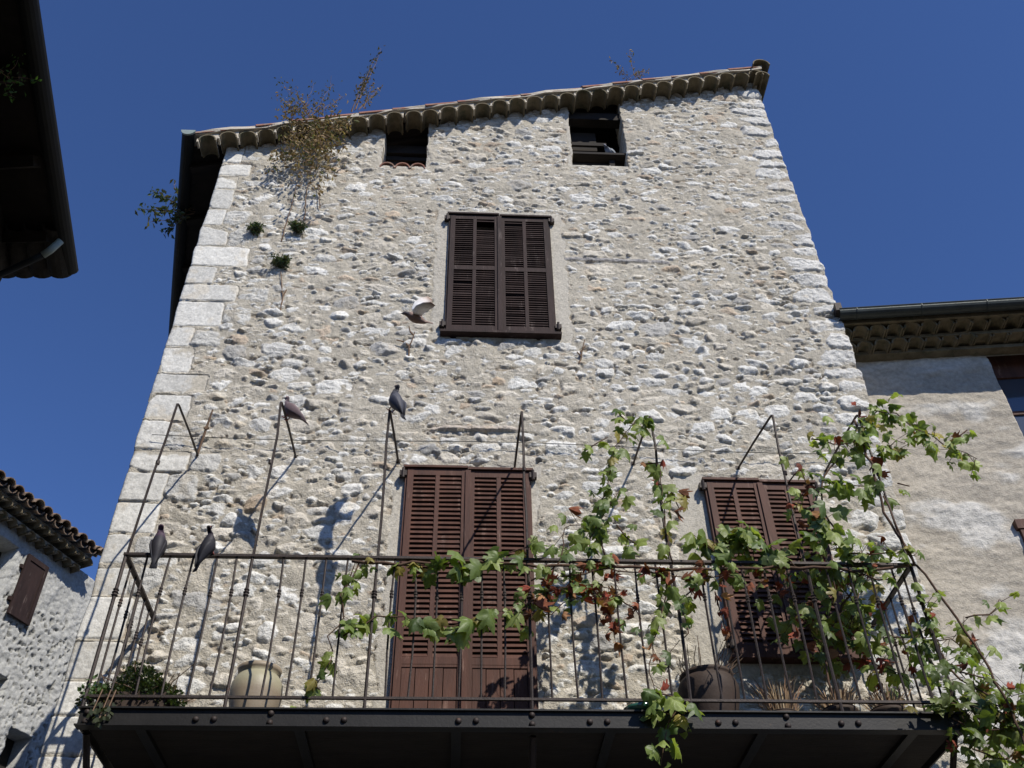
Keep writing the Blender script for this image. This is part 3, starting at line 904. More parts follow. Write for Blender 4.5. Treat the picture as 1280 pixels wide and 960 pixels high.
# ================================================================== LEFT FAR HOUSE (whitewashed)
wh = empty('whitewashed_house', (-7.5, 5.5, 0))
tag(wh, 'rough whitewashed house at lower left behind, with curved tile eave and open brown shutter', 'house')
WE = Vector((-6.006, 7.4, 10.5)); wd_ = Vector((-.417, -.909, 0)).normalized(); wn = Vector((.909, -.417, 0)).normalized()
WP = WE-wn*.36
dd = .017
L0, L1 = -2.4, 5.0
ncx = int((L1-L0)/dd)+1; ncz = int((10.40-4.0)/dd)+1
tx = L0+np.arange(ncx)*dd; tz = 4.0+np.arange(ncz)*dd
TX, TZ = np.meshgrid(tx, tz)
na = vnoise(ncz, ncx, 20, RG, 3); nb_ = vnoise(ncz, ncx, 6, RG, 3); nc_ = vnoise(ncz, ncx, 2.5, RG, 2)
pitn = sstep(.22, .42, vnoise(ncz, ncx, 3.6, RG, 3, aspect=.7))*sstep(9.9, 9.2, TZ)
H3 = .02*na+.018*nb_+.01*nc_-.04*pitn
C3 = np.array((.41, .41, .39))[None, None]*(1+.08*na[..., None]+.08*nb_[..., None])
C3 = C3*(1-.35*pitn[..., None])
def wpl(u, v):
    p = atp(u, v, WP, wn); r = p-WP
    return r.dot(wd_), p.z
sA = wpl(30, 697); sB = wpl(58, 706); sC = wpl(33, 783); sD = wpl(6, 768)
o1 = wpl(14, 712); o2 = wpl(2, 868); o3 = wpl(28, 940)
st0, st1 = sorted((.5*(sB[0]+sC[0]), .5*(sA[0]+sD[0]))); sz0, sz1 = .5*(sC[1]+sD[1]), .5*(sA[1]+sB[1])
xc3 = .5*(TX[:-1, :-1]+TX[1:, 1:]); zc3 = .5*(TZ[:-1, :-1]+TZ[1:, 1:])
winh = [(o1[0], o1[0]+.95, sz0-.05, sz1+.03), (o2[0]-.02, o2[0]+.9, o2[1]-.8, o2[1]+.25), (o3[0]-.1, o3[0]+.34, o3[1]-.6, o3[1]+.25)]
keep3 = np.ones_like(xc3, bool)
for (a, b, c, d) in winh: keep3 &= ~((xc3 > a) & (xc3 < b) & (zc3 > c) & (zc3 < d))
# local frame: X along -wd_ (so that outward normal is -Y local)
MX = Matrix(((-wd_.x, -wn.x, 0, WP.x), (-wd_.y, -wn.y, 0, WP.y), (0, 0, 1, 0), (0, 0, 0, 1)))
heightfield('wall', -TX[:, ::-1], TZ[:, ::-1], -H3[:, ::-1], C3[:, ::-1], keep3[:, ::-1], M['plaster'], wh, thick=.35, M4=MX)
def WB(m_, t0, t1, n0, n1, z0, z1):
    b = len(m_.v); m_.bb(t0, t1, n0, n1, z0, z1)
    for i in range(b, len(m_.v)):
        t, n, z = m_.v[i]; p = WP+wd_*t+wn*n; m_.v[i] = (p.x, p.y, z)
m_ = MB(); WB(m_, L0, L1, -.30, -.0, 0, 4.0); WB(m_, L0, L0+.3, -5, -.36, 0, 10.4); WB(m_, L1-.3, L1, -5, -.36, 0, 10.4); m_.build('lower_wall', M['sidewall'], wh)
for (a, b, c, d) in winh:
    m_ = MB(); WB(m_, a, b, -.36, -.33, c, d); m_.build('window', M['darkwall'], wh)
m_ = MB(); WB(m_, st0, st1, .03, .06, sz0, sz1)
for (a, b, c, d) in [(st0, st0+.06, sz0, sz1), (st1-.06, st1, sz0, sz1), (st0+.06, st1-.06, sz0, sz0+.08), (st0+.06, st1-.06, sz1-.08, sz1)]: WB(m_, a, b, .0605, .075, c, d)
WB(m_, st1-.02, st1+.05, .0, .05, sz0+.2, sz0+.26); WB(m_, st1-.02, st1+.05, .0, .05, sz1-.26, sz1-.2)
m_.build('shutter', M['winwood'], wh)
# roof: slab, cover tiles, two cornice rows
m_ = MB()
def WQ(t, n, z): p = WP+wd_*t+wn*n; return Vector((p.x, p.y, z))
T0 = -.12
vs_ = [WQ(T0, .38, 10.50), WQ(L1, .38, 10.50), WQ(L1, -4.5, 12.0), WQ(T0-.8, -4.5, 12.0)]
m_.add([*vs_, *[q+Vector((0, 0, .06)) for q in vs_]], [(0, 1, 2, 3), (7, 6, 5, 4), (1, 0, 4, 5), (2, 1, 5, 6), (3, 2, 6, 7), (0, 3, 7, 4)])
wroof = m_.build('roof', M['darkwood'], wh)
m_ = MB(); m2 = MB()
for k in range(25):
    t = T0+.02+.2*k
    halftile(m_, WQ(t, .46+random.uniform(-.02, .02), 10.535), WQ(t, -3, 11.62), .10, .08, n=7)
    halftile(m_, WQ(t+.1, .42, 10.545), WQ(t+.1, -.3, 10.77), .085, .085, n=7, flip=True)
    halftile(m2, WQ(t, -.02, 10.36), WQ(t, .31, 10.37), .09, .092, n=9)
    halftile(m2, WQ(t+.1, -.02, 10.235), WQ(t+.1, .18, 10.24), .09, .092, n=9)
for k in range(14):   # hip turning the corner
    a = k*.11
    p = WQ(T0-.05-.04*k, .44-.16*k, 10.55+.045*k)
    halftile(m_, p, p+Vector((-.35, -.05, .12)), .095, .085, n=7)
m_.build('roof_tiles', M['tile'], wroof); m2.build('cornice_tiles', M['genoise'], wroof)
m_ = MB(); WB(m_, T0, L1, .0, .26, 10.44, 10.50); WB(m_, T0, L1, .0, .13, 10.31, 10.36); m_.build('cornice_course', M['mortar'], wroof)

# ================================================================== GROUND
g = MB(); g.add([(-600, -600, 0), (600, -600, 0), (600, 600, 0), (-600, 600, 0)], [(0, 1, 2, 3)])
tag(g.build('ground', M['paving']), kind='structure')

# ================================================================== PLANTS
LEAF_H = [(0, -.02), (.13, -.15), (.30, -.13), (.44, -.04), (.50, .10), (.43, .20), (.37, .27), (.50, .36), (.57, .52), (.42, .54), (.28, .52), (.24, .66), (.13, .80), (0, .98)]
LEAF = LEAF_H + [(-x, y) for x, y in LEAF_H[-2:0:-1]]

def add_leaf(mb, p, tip, nrm, size, col, curl=.25, k=None):
    tip = tip.normalized(); nrm = (nrm-tip*nrm.dot(tip))
    nrm = nrm.normalized() if nrm.length > 1e-4 else tip.orthogonal().normalized()
    s_ = tip.cross(nrm)
    mb.col = col
    cu = curl*random.uniform(.4, 1.5); sk = random.uniform(-.2, .2); wv = random.uniform(0, 6.28)
    def P(x, y):
        z = -cu*abs(x)*1.1-cu*1.2*max(y, 0)**2+.06*math.sin(9*x+7*y+wv)+sk*x*y-cu*2.2*x*x
        return p+(s_*x+tip*y+nrm*z)*size
    o_ = [(x*random.uniform(.88, 1.12), y*random.uniform(.92, 1.08)) for x, y in LEAF]
    n = len(LEAF)
    vs_ = [P(0, .22)]+[P(x*.55, .22+(y-.22)*.55) for x, y in o_]+[P(x, y)+nrm*size*random.gauss(0, .02) for x, y in o_]
    mb.add(vs_, [(0, i+1, (i+1) % n+1) for i in range(n)]+[(i+1, n+i+1, n+(i+1) % n+1, (i+1) % n+1) for i in range(n)])

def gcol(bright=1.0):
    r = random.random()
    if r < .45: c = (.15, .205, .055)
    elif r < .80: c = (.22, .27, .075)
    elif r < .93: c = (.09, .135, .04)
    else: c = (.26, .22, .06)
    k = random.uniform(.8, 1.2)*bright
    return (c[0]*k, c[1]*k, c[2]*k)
def dcol():
    c = random.choice([(.19, .05, .028), (.25, .085, .045), (.13, .042, .027), (.29, .15, .075), (.17, .07, .035), (.22, .05, .03)])
    k = random.uniform(.8, 1.2); return (c[0]*k, c[1]*k, c[2]*k)

def rnd(s=1): return Vector((random.gauss(0, s), random.gauss(0, s), random.gauss(0, s)))

def resample(pts, step):
    out_ = []
    for a, b in zip(pts[:-1], pts[1:]):
        n = max(1, int((b-a).length/step))
        for k in range(n): out_.append(a.lerp(b, k/n))
    out_.append(pts[-1]); return out_

vine_stem = MB(); vine_leaf = MB(); vine_dry = MB()
def shoot(px, spacing=.05, size=(.075, .125), dry=0.0, r=.006, spread=.05, stem=True, y=-.87, bright=1.0, per=1):
    pts = [at(q[0], q[1], q[2] if len(q) > 2 else y) for q in px]
    if len(pts) > 1:
        rs = resample(pts, .07); rs = [q+rnd(.008) for q in rs]
        if stem: vine_stem.tube(rs, [r*(1-.6*i/len(rs)) for i in range(len(rs))], 5)
        lp = resample(pts, spacing*.80)
    else: lp = pts
    for q in lp:
        for _ in range(per):
            if random.random() < .06: continue
            off = rnd(spread); off.y *= 1.1
            p = q+off
            tip = Vector((random.gauss(0, .6), random.gauss(-.25, .45), random.gauss(-.75, .45)))
            nrm = SUNV*.6+Vector((0, -.45, .35))+rnd(.55)
            sz = random.uniform(*size)*random.uniform(.72, 1.08)
            if random.random() < dry*.85:
                add_leaf(vine_dry, p, tip, rnd(1), sz*.78, dcol(), curl=.7)
            else:
                add_leaf(vine_leaf, p, tip, nrm, sz, gcol(bright), curl=.28)
            if stem and random.random() < .6: vine_stem.tube([q, p], .0022, 4, caps=False)

# trunk climbing at the right end and running along the rail
def stem(px, r, y=-.88, n=6):
    pts = [at(q[0], q[1], q[2] if len(q) > 2 else y) for q in px]
    rs = resample(pts, .08); rs = [q+rnd(.006) for q in rs]
    vine_stem.tube(rs, r, n)
gp = at(1262, 885, -1.0)
stem([(1300, 990, -.95), (1262, 885, -.98), (1228, 820, -.95), (1186, 758, -.92), (1145, 705, -.88)], .008)
vine_stem.tube([at(1300, 990, -.95), Vector((3.75, -.7, 3.0)), Vector((3.8, -.6, 1.5)), Vector((3.7, -.55, 0))], [.008, .014, .025, .035], 7)
stem([(1145, 706), (1080, 712), (1000, 708), (920, 712), (840, 712), (760, 705), (690, 708), (600, 702), (500, 706), (440, 702)], .010, y=-.885)
stem([(1145, 706), (1105, 640), (1088, 580), (1070, 525)], .009, y=-.90)
stem([(1140, 700), (1120, 660), (1105, 620)], .006, y=-.92)
stem([(1150, 790, -.6), (1200, 850, -.75), (1262, 885, -.95)], .007)
stem([(1040, 880, -.55), (1030, 800, -.5), (1062, 745, -.55), (1080, 712, -.86)], .008)
stem([(1068, 700), (1030, 640), (1025, 605), (1045, 575)], .007, y=-.80)
# A: leaves along the rail in front of the door
shoot([(425, 745), (445, 705), (470, 700)], .05, (.06, .10), spread=.04)
shoot([(478, 705), (530, 708), (570, 705)], .035, (.09, .15), spread=.035)
shoot([(570, 705), (620, 695), (665, 682)], .03, (.10, .17), spread=.04)
# B: lower strand
shoot([(428, 795), (470, 772), (505, 772), (545, 785), (585, 778), (620, 765), (655, 760)], .048, (.09, .15), spread=.03)
# C: drooping strand on the left
shoot([(450, 700), (440, 725), (425, 745), (430, 770), (412, 795), (415, 825), (400, 850), (378, 875)], .075, (.06, .10), spread=.035)
shoot([(385, 850), (398, 862)], .03, (.08, .11), spread=.03)
# D: withered cluster beside the door
shoot([(655, 760), (690, 735), (740, 730), (780, 740)], .03, (.07, .11), dry=.66, spread=.07, per=2)
shoot([(650, 770), (690, 765), (720, 745)], .035, (.07, .11), dry=.8, spread=.05)
shoot([(700, 720), (760, 712), (840, 718), (880, 725)], .05, (.07, .11), dry=.5, spread=.05)
shoot([(740, 730), (762, 770), (768, 795)], .026, (.07, .10), dry=1, spread=.035)
shoot([(770, 745), (795, 760), (800, 775)], .05, (.06, .09), dry=.85, spread=.03)
shoot([(665, 725), (700, 705), (705, 660), (740, 650)], .06, (.07, .11), dry=.1, spread=.05)
# E: shoot climbing the brace rod
shoot([(760, 700), (748, 660), (755, 625), (762, 595), (768, 560), (795, 525)], .045, (.07, .11), dry=.06, spread=.04)
shoot([(740, 690), (738, 672), (760, 635), (775, 612)], .04, (.08, .12), spread=.035)
shoot([(775, 520), (785, 528), (800, 535), (815, 530)], .028, (.09, .13), spread=.045)
shoot([(730, 568), (745, 555), (760, 548)], .05, (.08, .11), spread=.02)
shoot([(770, 655), (785, 670), (795, 680)], .04, (.08, .11), spread=.04)
shoot([(840, 705), (833, 660), (826, 600), (818, 560)], .075, (.08, .12), dry=.12, spread=.045)
shoot([(820, 602), (838, 610), (850, 640)], .045, (.10, .14), dry=.1, spread=.03)
shoot([(803, 580), (828, 577)], .07, (.08, .10), dry=1, spread=.015)
# F: strand hanging down over the beam
shoot([(835, 720), (828, 760), (820, 790), (812, 830), (820, 870)], .07, (.08, .12), dry=.2, spread=.035)
shoot([(850, 760), (862, 790), (850, 800)], .07, (.07, .10), dry=.15, spread=.04)
shoot([(812, 865), (845, 872), (840, 900), (828, 920), (826, 955)], .032, (.09, .14), spread=.05, y=-.92)
# G: in front of the right window
shoot([(875, 675), (895, 690), (920, 665), (945, 690), (980, 690)], .019, (.10, .15), spread=.05)
shoot([(905, 690), (925, 650), (935, 690)], .04, (.09, .14), spread=.045)
shoot([(860, 745), (880, 725), (905, 720), (940, 725)], .022, (.07, .11), dry=.75, spread=.06)
shoot([(895, 740), (905, 780), (912, 800)], .07, (.06, .09), dry=1, spread=.03)
# H: long shoot arching out to the right
shoot([(1075, 540), (1095, 515), (1118, 515), (1140, 535), (1165, 545), (1185, 560), (1205, 565), (1222, 575)], .018, (.07, .12), dry=.03, spread=.05, bright=1.1)
shoot([(1210, 540), (1190, 545)], .04, (.07, .10), spread=.03, bright=1.1)
# I: bushy tuft left of the arch
shoot([(1015, 548), (1040, 555), (1065, 555), (1080, 540)], .017, (.08, .12), dry=.05, spread=.055, bright=1.1)
shoot([(1030, 600), (1050, 605), (1075, 608), (1098, 608)], .024, (.09, .14), spread=.05)
shoot([(1085, 590), (1105, 570), (1120, 550), (1135, 555)], .032, (.09, .13), dry=.1, spread=.05)
shoot([(1120, 602), (1135, 606)], .04, (.08, .11), dry=.35, spread=.035)
# J
shoot([(985, 600), (1000, 585), (1010, 605), (995, 640)], .045, (.07, .11), dry=.7, spread=.06)
shoot([(1000, 640), (1030, 650), (1045, 685), (1015, 690)], .021, (.10, .15), dry=.12, spread=.06)
shoot([(960, 690), (985, 700), (1010, 715)], .05, (.10, .14), dry=.15, spread=.05)
shoot([(1060, 690), (1085, 695), (1110, 690), (1145, 695)], .020, (.06, .11), dry=.2, spread=.055)
shoot([(1070, 715), (1095, 725), (1120, 720)], .04, (.07, .11), dry=.25, spread=.05)
# K: bottom right mass
shoot([(1150, 750), (1165, 790), (1185, 830), (1230, 870)], .026, (.06, .11), dry=.16, spread=.09, y=-.8)
shoot([(1100, 790), (1140, 800), (1190, 800), (1240, 840)], .022, (.06, .11), dry=.16, spread=.09, y=-.7)
shoot([(1205, 770), (1235, 770), (1250, 750)], .045, (.07, .11), dry=.0, spread=.04, y=-.75)
shoot([(1075, 740, -.5), (1060, 790, -.5), (1090, 830, -.5), (1140, 850, -.6)], .016, (.08, .13), dry=.15, spread=.10)
shoot([(1170, 875), (1210, 880), (1250, 880), (1300, 885)], .0105, (.07, .12), dry=.08, spread=.08, y=-.95, per=1, bright=.6)  # this shoot and the next: shade painted in as darker leaf colour
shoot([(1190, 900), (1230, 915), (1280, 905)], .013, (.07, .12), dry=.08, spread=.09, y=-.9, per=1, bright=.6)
shoot([(1215, 935), (1260, 950), (1300, 935), (1260, 975)], .022, (.09, .13), dry=.12, spread=.10, y=-.6)
shoot([(1200, 840), (1240, 850), (1265, 870)], .03, (.06, .10), dry=.12, spread=.06, y=-.9)
# L: foliage inside the balcony shading the right window
shoot([(985, 720, -.55), (1000, 770, -.5), (1020, 800, -.45), (1050, 810, -.4)], .013, (.08, .13), dry=.25, spread=.10, bright=.8)  # inner shoots: shade is put into the dimmed leaf colour
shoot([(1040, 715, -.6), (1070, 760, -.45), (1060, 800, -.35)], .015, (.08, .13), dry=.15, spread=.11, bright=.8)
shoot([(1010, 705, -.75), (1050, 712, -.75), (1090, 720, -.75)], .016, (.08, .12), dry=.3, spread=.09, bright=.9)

vine = empty('grapevine', (3.7, -.55, 0))
tag(vine, 'grapevine with green and withered red leaves trained along the balcony railing and braces', 'vine')
vine_stem.build('stem', M['stem'], vine, smooth=True)
tag(vine_leaf.build('foliage', M['leaf'], vine, smooth=True, usecol=True), 'green lobed grape leaves')
tag(vine_dry.build('withered_leaves', M['dryleaf'], vine, smooth=False, usecol=True), 'curled red brown dead leaves')

def weed(name, label, cat, base, stems, nleaf, lsize, cols, matl='leaf', group=None, r=.004, droop=0.0, twist=.05, fruit=0):
    """stems: list of target points; leaves sit along each"""
    root = empty(name, base); tag(root, label, cat, group)
    sm = MB(); lm = MB()
    b = Vector(base)
    for tgt in stems:
        t = Vector(tgt); n = 8; pts = []
        bb_ = b+rnd(.03)
        for k in range(n+1):
            f = k/n; p = bb_.lerp(t, f)+Vector((0, 0, -droop*f*f))+rnd(twist*.25*f); pts.append(p)
        sm.tube(pts, [r*(1-.7*k/n) for k in range(n+1)], 4)
        for _ in range(nleaf):
            f = random.uniform(.15, 1)**.8; k = min(int(f*n), n-1); p = pts[k].lerp(pts[k+1], f*n-k)+rnd(twist*.5)
            s_ = random.uniform(*lsize); tip = rnd(1).normalized(); nn = tip.orthogonal().normalized(); si = tip.cross(nn)
            c = random.choice(cols); kk = random.uniform(.75, 1.25); lm.col = (c[0]*kk, c[1]*kk, c[2]*kk)
            lm.add([p, p+tip*s_*.5+si*s_*.24+nn*s_*.1, p+tip*s_, p+tip*s_*.5-si*s_*.24+nn*s_*.1], [(0, 1, 2, 3)])
    sm.build('stems', M['twig'], root)
    lm.build('leaves', M[matl], root, usecol=True)
    return root
OL = [(.13, .13, .06), (.10, .12, .05), (.20, .14, .08), (.26, .17, .10)]
DR = [(.30, .21, .12), (.38, .29, .17), (.22, .15, .09), (.15, .15, .07)]
bx = at(395, 160, -.18)
weed('roof_weed', 'dense dry brown weed hanging over the roof edge above the left attic opening', 'plant', bx,
     [at(u, v, -.24+random.uniform(-.12, .12)) for u, v in [(360, 160), (345, 175), (365, 195), (385, 205), (400, 215), (410, 195), (425, 180), (375, 230), (395, 240), (420, 215), (355, 140), (380, 180), (405, 170), (440, 150), (365, 130), (350, 200), (390, 190), (412, 150), (430, 165), (340, 215)]],
     75, (.03, .075), DR, 'dryleaf', twist=.12)
bx = at(385, 146, -.12)
weed('roof_weed', 'thin upright dry stalks growing on the roof edge at the left', 'plant', bx,
     [at(u, v, -.1+random.uniform(-.1, .25)) for u, v in [(350, 100), (362, 108), (372, 118), (392, 105), (397, 128), (418, 98), (420, 130), (405, 120), (360, 125), (432, 118), (378, 132), (345, 118)]],
     26, (.025, .05), OL+DR, 'dryleaf', twist=.06)
bx = at(442, 136, -.10)
weed('roof_weed', 'tall single forked dry weed standing highest on the roof edge', 'plant', bx,
     [at(478, 60, -.05), at(470, 70, -.12), at(462, 85, 0), at(455, 95, -.15)], 42, (.03, .06), [(.10, .09, .05), (.16, .12, .08), (.12, .12, .06)], 'dryleaf', r=.006, twist=.04)
weed('roof_weed', 'pale dry branching twig beside the tall weed on the roof', 'plant', at(450, 134, -.10), [at(464, 105, -.1), at(478, 106, -.1), at(470, 115, 0)], 26, (.025, .05), DR, 'dryleaf', r=.005, twist=.05)
weed('roof_weed', 'sparse dry stalks on the roof edge above the right attic opening', 'plant', at(793, 100, -.08),
     [at(762, 72, -.05), at(770, 85, -.05), at(786, 62, -.08), at(802, 90, -.1), at(812, 88, 0)], 20, (.025, .05), DR, 'dryleaf', twist=.035)
p0 = atz(238, 262, 11.0)
weed('eave_bush', 'dark leafy bush sprouting from the left eave of the stone house', 'plant', p0,
     [p0+Vector((-.55, .0, .35)), p0+Vector((-.50, .1, .12)), p0+Vector((-.6, .0, -.05)), p0+Vector((-.35, .1, .30)), p0+Vector((-.3, 0, .5)), p0+Vector((-.4, 0, -.25)), p0+Vector((-.25, .1, -.35)), p0+Vector((-.15, .0, .3)), p0+Vector((-.2, 0, -.1)), p0+Vector((-.1, 0, .6))],
     34, (.05, .10), [(.06, .085, .03), (.045, .06, .025), (.10, .09, .04)], 'leaf', r=.008, twist=.055)
p0 = atz(6, 92, 7.12)
weed('eave_sprig', 'small green sprig hanging under the dark eave at upper left', 'plant', p0,
     [p0+Vector((.10, .05, -.05)), p0+Vector((.05, .1, -.10)), p0+Vector((-.1, .1, -.05)), p0+Vector((.12, -.1, .0)), p0+Vector((.0, -.12, -.08)), p0+Vector((.16, .02, -.02))], 14, (.02, .045), [(.08, .16, .05), (.06, .12, .04)], 'leaf', r=.003)
for (u, v, s_, lab) in [(320, 289, .8, 'small green tuft nearest the quoins on the stone wall'), (373, 288, 1.0, 'small green tuft rooted in the wall left of the upper window'), (351, 331, 1.15, 'largest green tuft with bare roots hanging on the stone wall')]:
    p = at(u, v, -.03)
    weed('wall_tuft', lab, 'plant', p, [p+Vector((random.uniform(-.11, .11), random.uniform(-.12, -.04), random.uniform(-.02, .05)))*s_*.72 for _ in range(22)],
         24, (.022, .042), [(.04, .07, .03), (.06, .085, .045), (.09, .09, .05)], 'leaf', 'green tufts growing out of the stone wall', r=.003, twist=.03)
# bare twigs on the wall
def twig(lab, px, r=.010):
    m_ = MB()
    for path in px:
        pts = [at(u, v, y) for u, v, y in path]; rs = resample(pts, .05); rs = [q+rnd(.004) for q in rs]
        m_.tube(rs, [r*(1-.55*i/len(rs)) for i in range(len(rs))], 5)
    o = m_.build('dead_twig', M['twig'], None); tag(o, lab, 'twig', 'dead twigs on the stone wall'); return o
twig('bare forked twig on the wall below the flying pigeon', [[(510, 450, -.02), (512, 432, -.05), (519, 415, -.08)], [(512, 433, -.05), (506, 428, -.05), (496, 425, -.04)], [(517, 420, -.07), (510, 408, -.09)]], .009)
twig('short brown twig on the wall below the right corner of the upper window', [[(724, 455, -.02), (727, 440, -.05), (731, 423, -.08)], [(727, 440, -.05), (733, 432, -.06)], [(726, 445, -.04), (721, 440, -.05)]], .008)
twig('dead creeper stem hanging on the wall below the roof weed', [[(352, 300, -.03), (365, 255, -.03), (372, 225, -.05)], [(380, 275, -.03), (384, 240, -.03), (390, 205, -.06)], [(400, 260, -.03), (398, 230, -.04)]], .007)
twig('dark root trailing down the wall under the largest green tuft', [[(350, 392, -.02), (354, 370, -.025), (351, 340, -.03)], [(353, 370, -.025), (358, 362, -.025)]], .008)

# ------------------------------------------------------------------ pots on the balcony
def potprof(r, h): return [(r*.62, 0), (r*.80, h*.25), (r*.98, h*.6), (r, h*.78), (r*.9, h*.9), (r*.82, h*.93), (r*.88, h*.95), (r*.9, h), (r*.80, h), (r*.74, h*.9)]
jx = at(318, 880, -.42)
jt = at(318, 838, -.42)
m_ = MB(); hj = jt.z-FZ
prof = [(.10, 0), (.145, hj*.3), (.168, hj*.58), (.165, hj*.76), (.135, hj*.88), (.118, hj*.91), (.138, hj*.94), (.145, hj), (.118, hj), (.11, hj*.9)]
for i in range(len(prof)-1):
    m_.col = (.55, .46, .26) if 2 <= i <= 3 else (.42, .26, .16)
m_.lathe((jx.x, -.42, FZ), prof, 28)
for i, (r, z) in enumerate(prof):
    c = (.31, .285, .19) if z > hj*.6 and z < hj*.94 else (.25, .20, .14)
    for k in range(28): m_.c[i*28+k] = c
jar = m_.build('jar', M['terracotta'], None, smooth=True, usecol=True); tag(jar, 'round pale yellow glazed terracotta jar on the balcony floor left of the door', 'jar')
px_ = at(888, 880, -.5); pt_ = at(888, 846, -.5)
root = empty('plant_pot', (px_.x, -.5, FZ)); tag(root, 'large dark round pot with dry twigs on the balcony between door and right window', 'plant pot')
m_ = MB(); m_.lathe((px_.x, -.5, FZ), potprof(.20, pt_.z-FZ), 24); m_.build('pot', M['darkpot'], root, smooth=True)
sm = MB()
for k in range(26):
    a = random.uniform(0, 6.28); b = Vector((px_.x+.12*math.cos(a), -.5+.12*math.sin(a), pt_.z-.03)); t = b+Vector((math.cos(a)*random.uniform(.02, .15), math.sin(a)*.1-.03, random.uniform(.08, .24)))
    sm.tube([b, b.lerp(t, .5)+rnd(.012), t+Vector((.02, 0, -.02))], [.004, .003, .002], 4)
sm.build('dry_twigs', M['twig'], root)
dp = at(802, 887, -.80)
m_ = MB(); m_.lathe((dp.x, -.79, FZ+.003), [(.06, 0), (.10, .012), (.115, .035), (.108, .037), (.09, .018), (.03, .012)], 24)
tag(m_.build('dish', M['greenglaze'], None, smooth=True), 'small shiny green glazed dish on the balcony edge beside the hanging vine', 'dish')

def trough(x0, x1, y0, y1, h, name='planter'):
    m_ = MB(); m_.bb(x0, x1, y0, y1, FZ+.002, FZ+h); m_.bb(x0-.015, x1+.015, y0-.015, y1+.015, FZ+h-.03, FZ+h+.002); return m_
tx0 = at(125, 880, -.72).x; tx1 = at(208, 880, -.72).x
root = empty('planter', ((tx0+tx1)/2, -.66, FZ)); tag(root, 'dark trough with bushy small leaved plant at the left end of the balcony', 'planter')
trough(tx0, tx1, -.78, -.52, .13).build('trough', M['darkpot'], root)
sm = MB(); lm = MB()
for _ in range(5200):
    c = Vector(((tx0+tx1)/2, -.62, FZ+.12)); d_ = rnd(1).normalized(); d_.z = abs(d_.z)
    rr0 = random.uniform(.15, 1)**.5*(1+.18*math.sin(5*d_.x+3*d_.z+2*d_.y))
    p = c+Vector((d_.x*.31, d_.y*.22-.02, d_.z*.27-.05))*rr0
    t = rnd(1).normalized(); n_ = t.orthogonal().normalized(); s2 = t.cross(n_); s_ = random.uniform(.015, .034)
    r_ = random.random(); lm.col = (.035, .055, .02) if r_ < .6 else ((.06, .085, .03) if r_ < .88 else (.11, .10, .05))
    lm.add([p, p+t*s_*.5+s2*s_*.32, p+t*s_, p+t*s_*.5-s2*s_*.32], [(0, 1, 2, 3)])
for _ in range(26):
    b = Vector(((tx0+tx1)/2+random.uniform(-.18, .18), -.64+random.uniform(-.08, .08), FZ+.1)); d_ = Vector((random.gauss(0, .2), random.gauss(-.05, .10), random.uniform(.05, .20)))
    sm.tube([b, b+d_*.5+rnd(.01), b+d_], .003, 4)
for (dx, dz) in [(-.38, .06), (-.36, .03), (-.35, .10), (-.30, .02)]:
    b = Vector((tx0+.04, -.75, FZ+.12)); t = Vector((tx0+.30+dx, -.84, FZ+.09+dz*.8)); sm.tube([b, b.lerp(t, .5)+Vector((0, 0, .03)), t], .003, 4)
    for _ in range(30):
        p = b.lerp(t, random.uniform(.3, 1.05))+rnd(.02); tt = rnd(1).normalized(); s2 = tt.orthogonal().normalized(); s_ = .034; lm.col = (.08, .13, .04)
        lm.add([p, p+tt*s_*.5+s2*s_*.3, p+tt*s_, p+tt*s_*.5-s2*s_*.3], [(0, 1, 2, 3)])
for (dx, L2_) in [(.10, .2), (.13, .14), (.05, .1)]:
    b = Vector((tx0+dx, -.80, FZ+.08)); t = b+Vector((-.02, -.10, -.10-L2_*.5)); sm.tube([b, b+Vector((0, -.08, .02)), t], .004, 4)
    for _ in range(14):
        p = b.lerp(t, random.uniform(.3, 1))+rnd(.018)+Vector((0, -.03, 0)); tt = (Vector((0, -.2, -1))+rnd(.5)).normalized(); s2 = tt.orthogonal().normalized(); s_ = .045; lm.col = (.05, .06, .03)
        lm.add([p, p+tt*s_*.5+s2*s_*.3, p+tt*s_, p+tt*s_*.5-s2*s_*.3], [(0, 1, 2, 3)])
sm.build('stems', M['twig'], root); lm.build('leaves', M['leaf'], root, usecol=True)

for (u, yy, hgt, lab) in [(975, -.62, .26, 'pot of tall dry straw grass on the balcony below the right window'), (1048, -.70, .16, 'low pot of withered straw at the balcony edge right of the tall straw'),
                          (1108, -.70, .17, 'low pot of withered straw nearest the right corner of the balcony')]:
    p = at(u, 886, yy); root = empty('straw_pot', (p.x, yy, FZ)); tag(root, lab, 'plant pot', 'pots of dry straw on the balcony')
    m_ = MB(); m_.lathe((p.x, yy, FZ+.002), potprof(.12, .085), 18); m_.build('pot', M['darkpot'], root, smooth=True)
    m_ = MB()
    for _ in range(150):
        a = random.uniform(0, 6.28); rr0 = random.uniform(0, .09); b = Vector((p.x+rr0*math.cos(a), yy+rr0*math.sin(a), FZ+.075))
        t = b+Vector((math.cos(a)*random.uniform(.0, .16), math.sin(a)*random.uniform(0, .12), random.uniform(.3, 1)*hgt)); q = b.lerp(t, .6)+Vector((0, 0, hgt*.15))
        c = random.choice([(.34, .24, .14), (.26, .17, .09), (.40, .30, .18), (.20, .12, .07)]); m_.col = c
        wv = Vector((random.uniform(-1, 1), random.uniform(-1, 1), 0)).normalized()*.004
        m_.add([b-wv, b+wv, q+wv, q-wv, t], [(0, 1, 2, 3), (3, 2, 4)])
    m_.build('dry_straw', M['straw'], root, usecol=True)

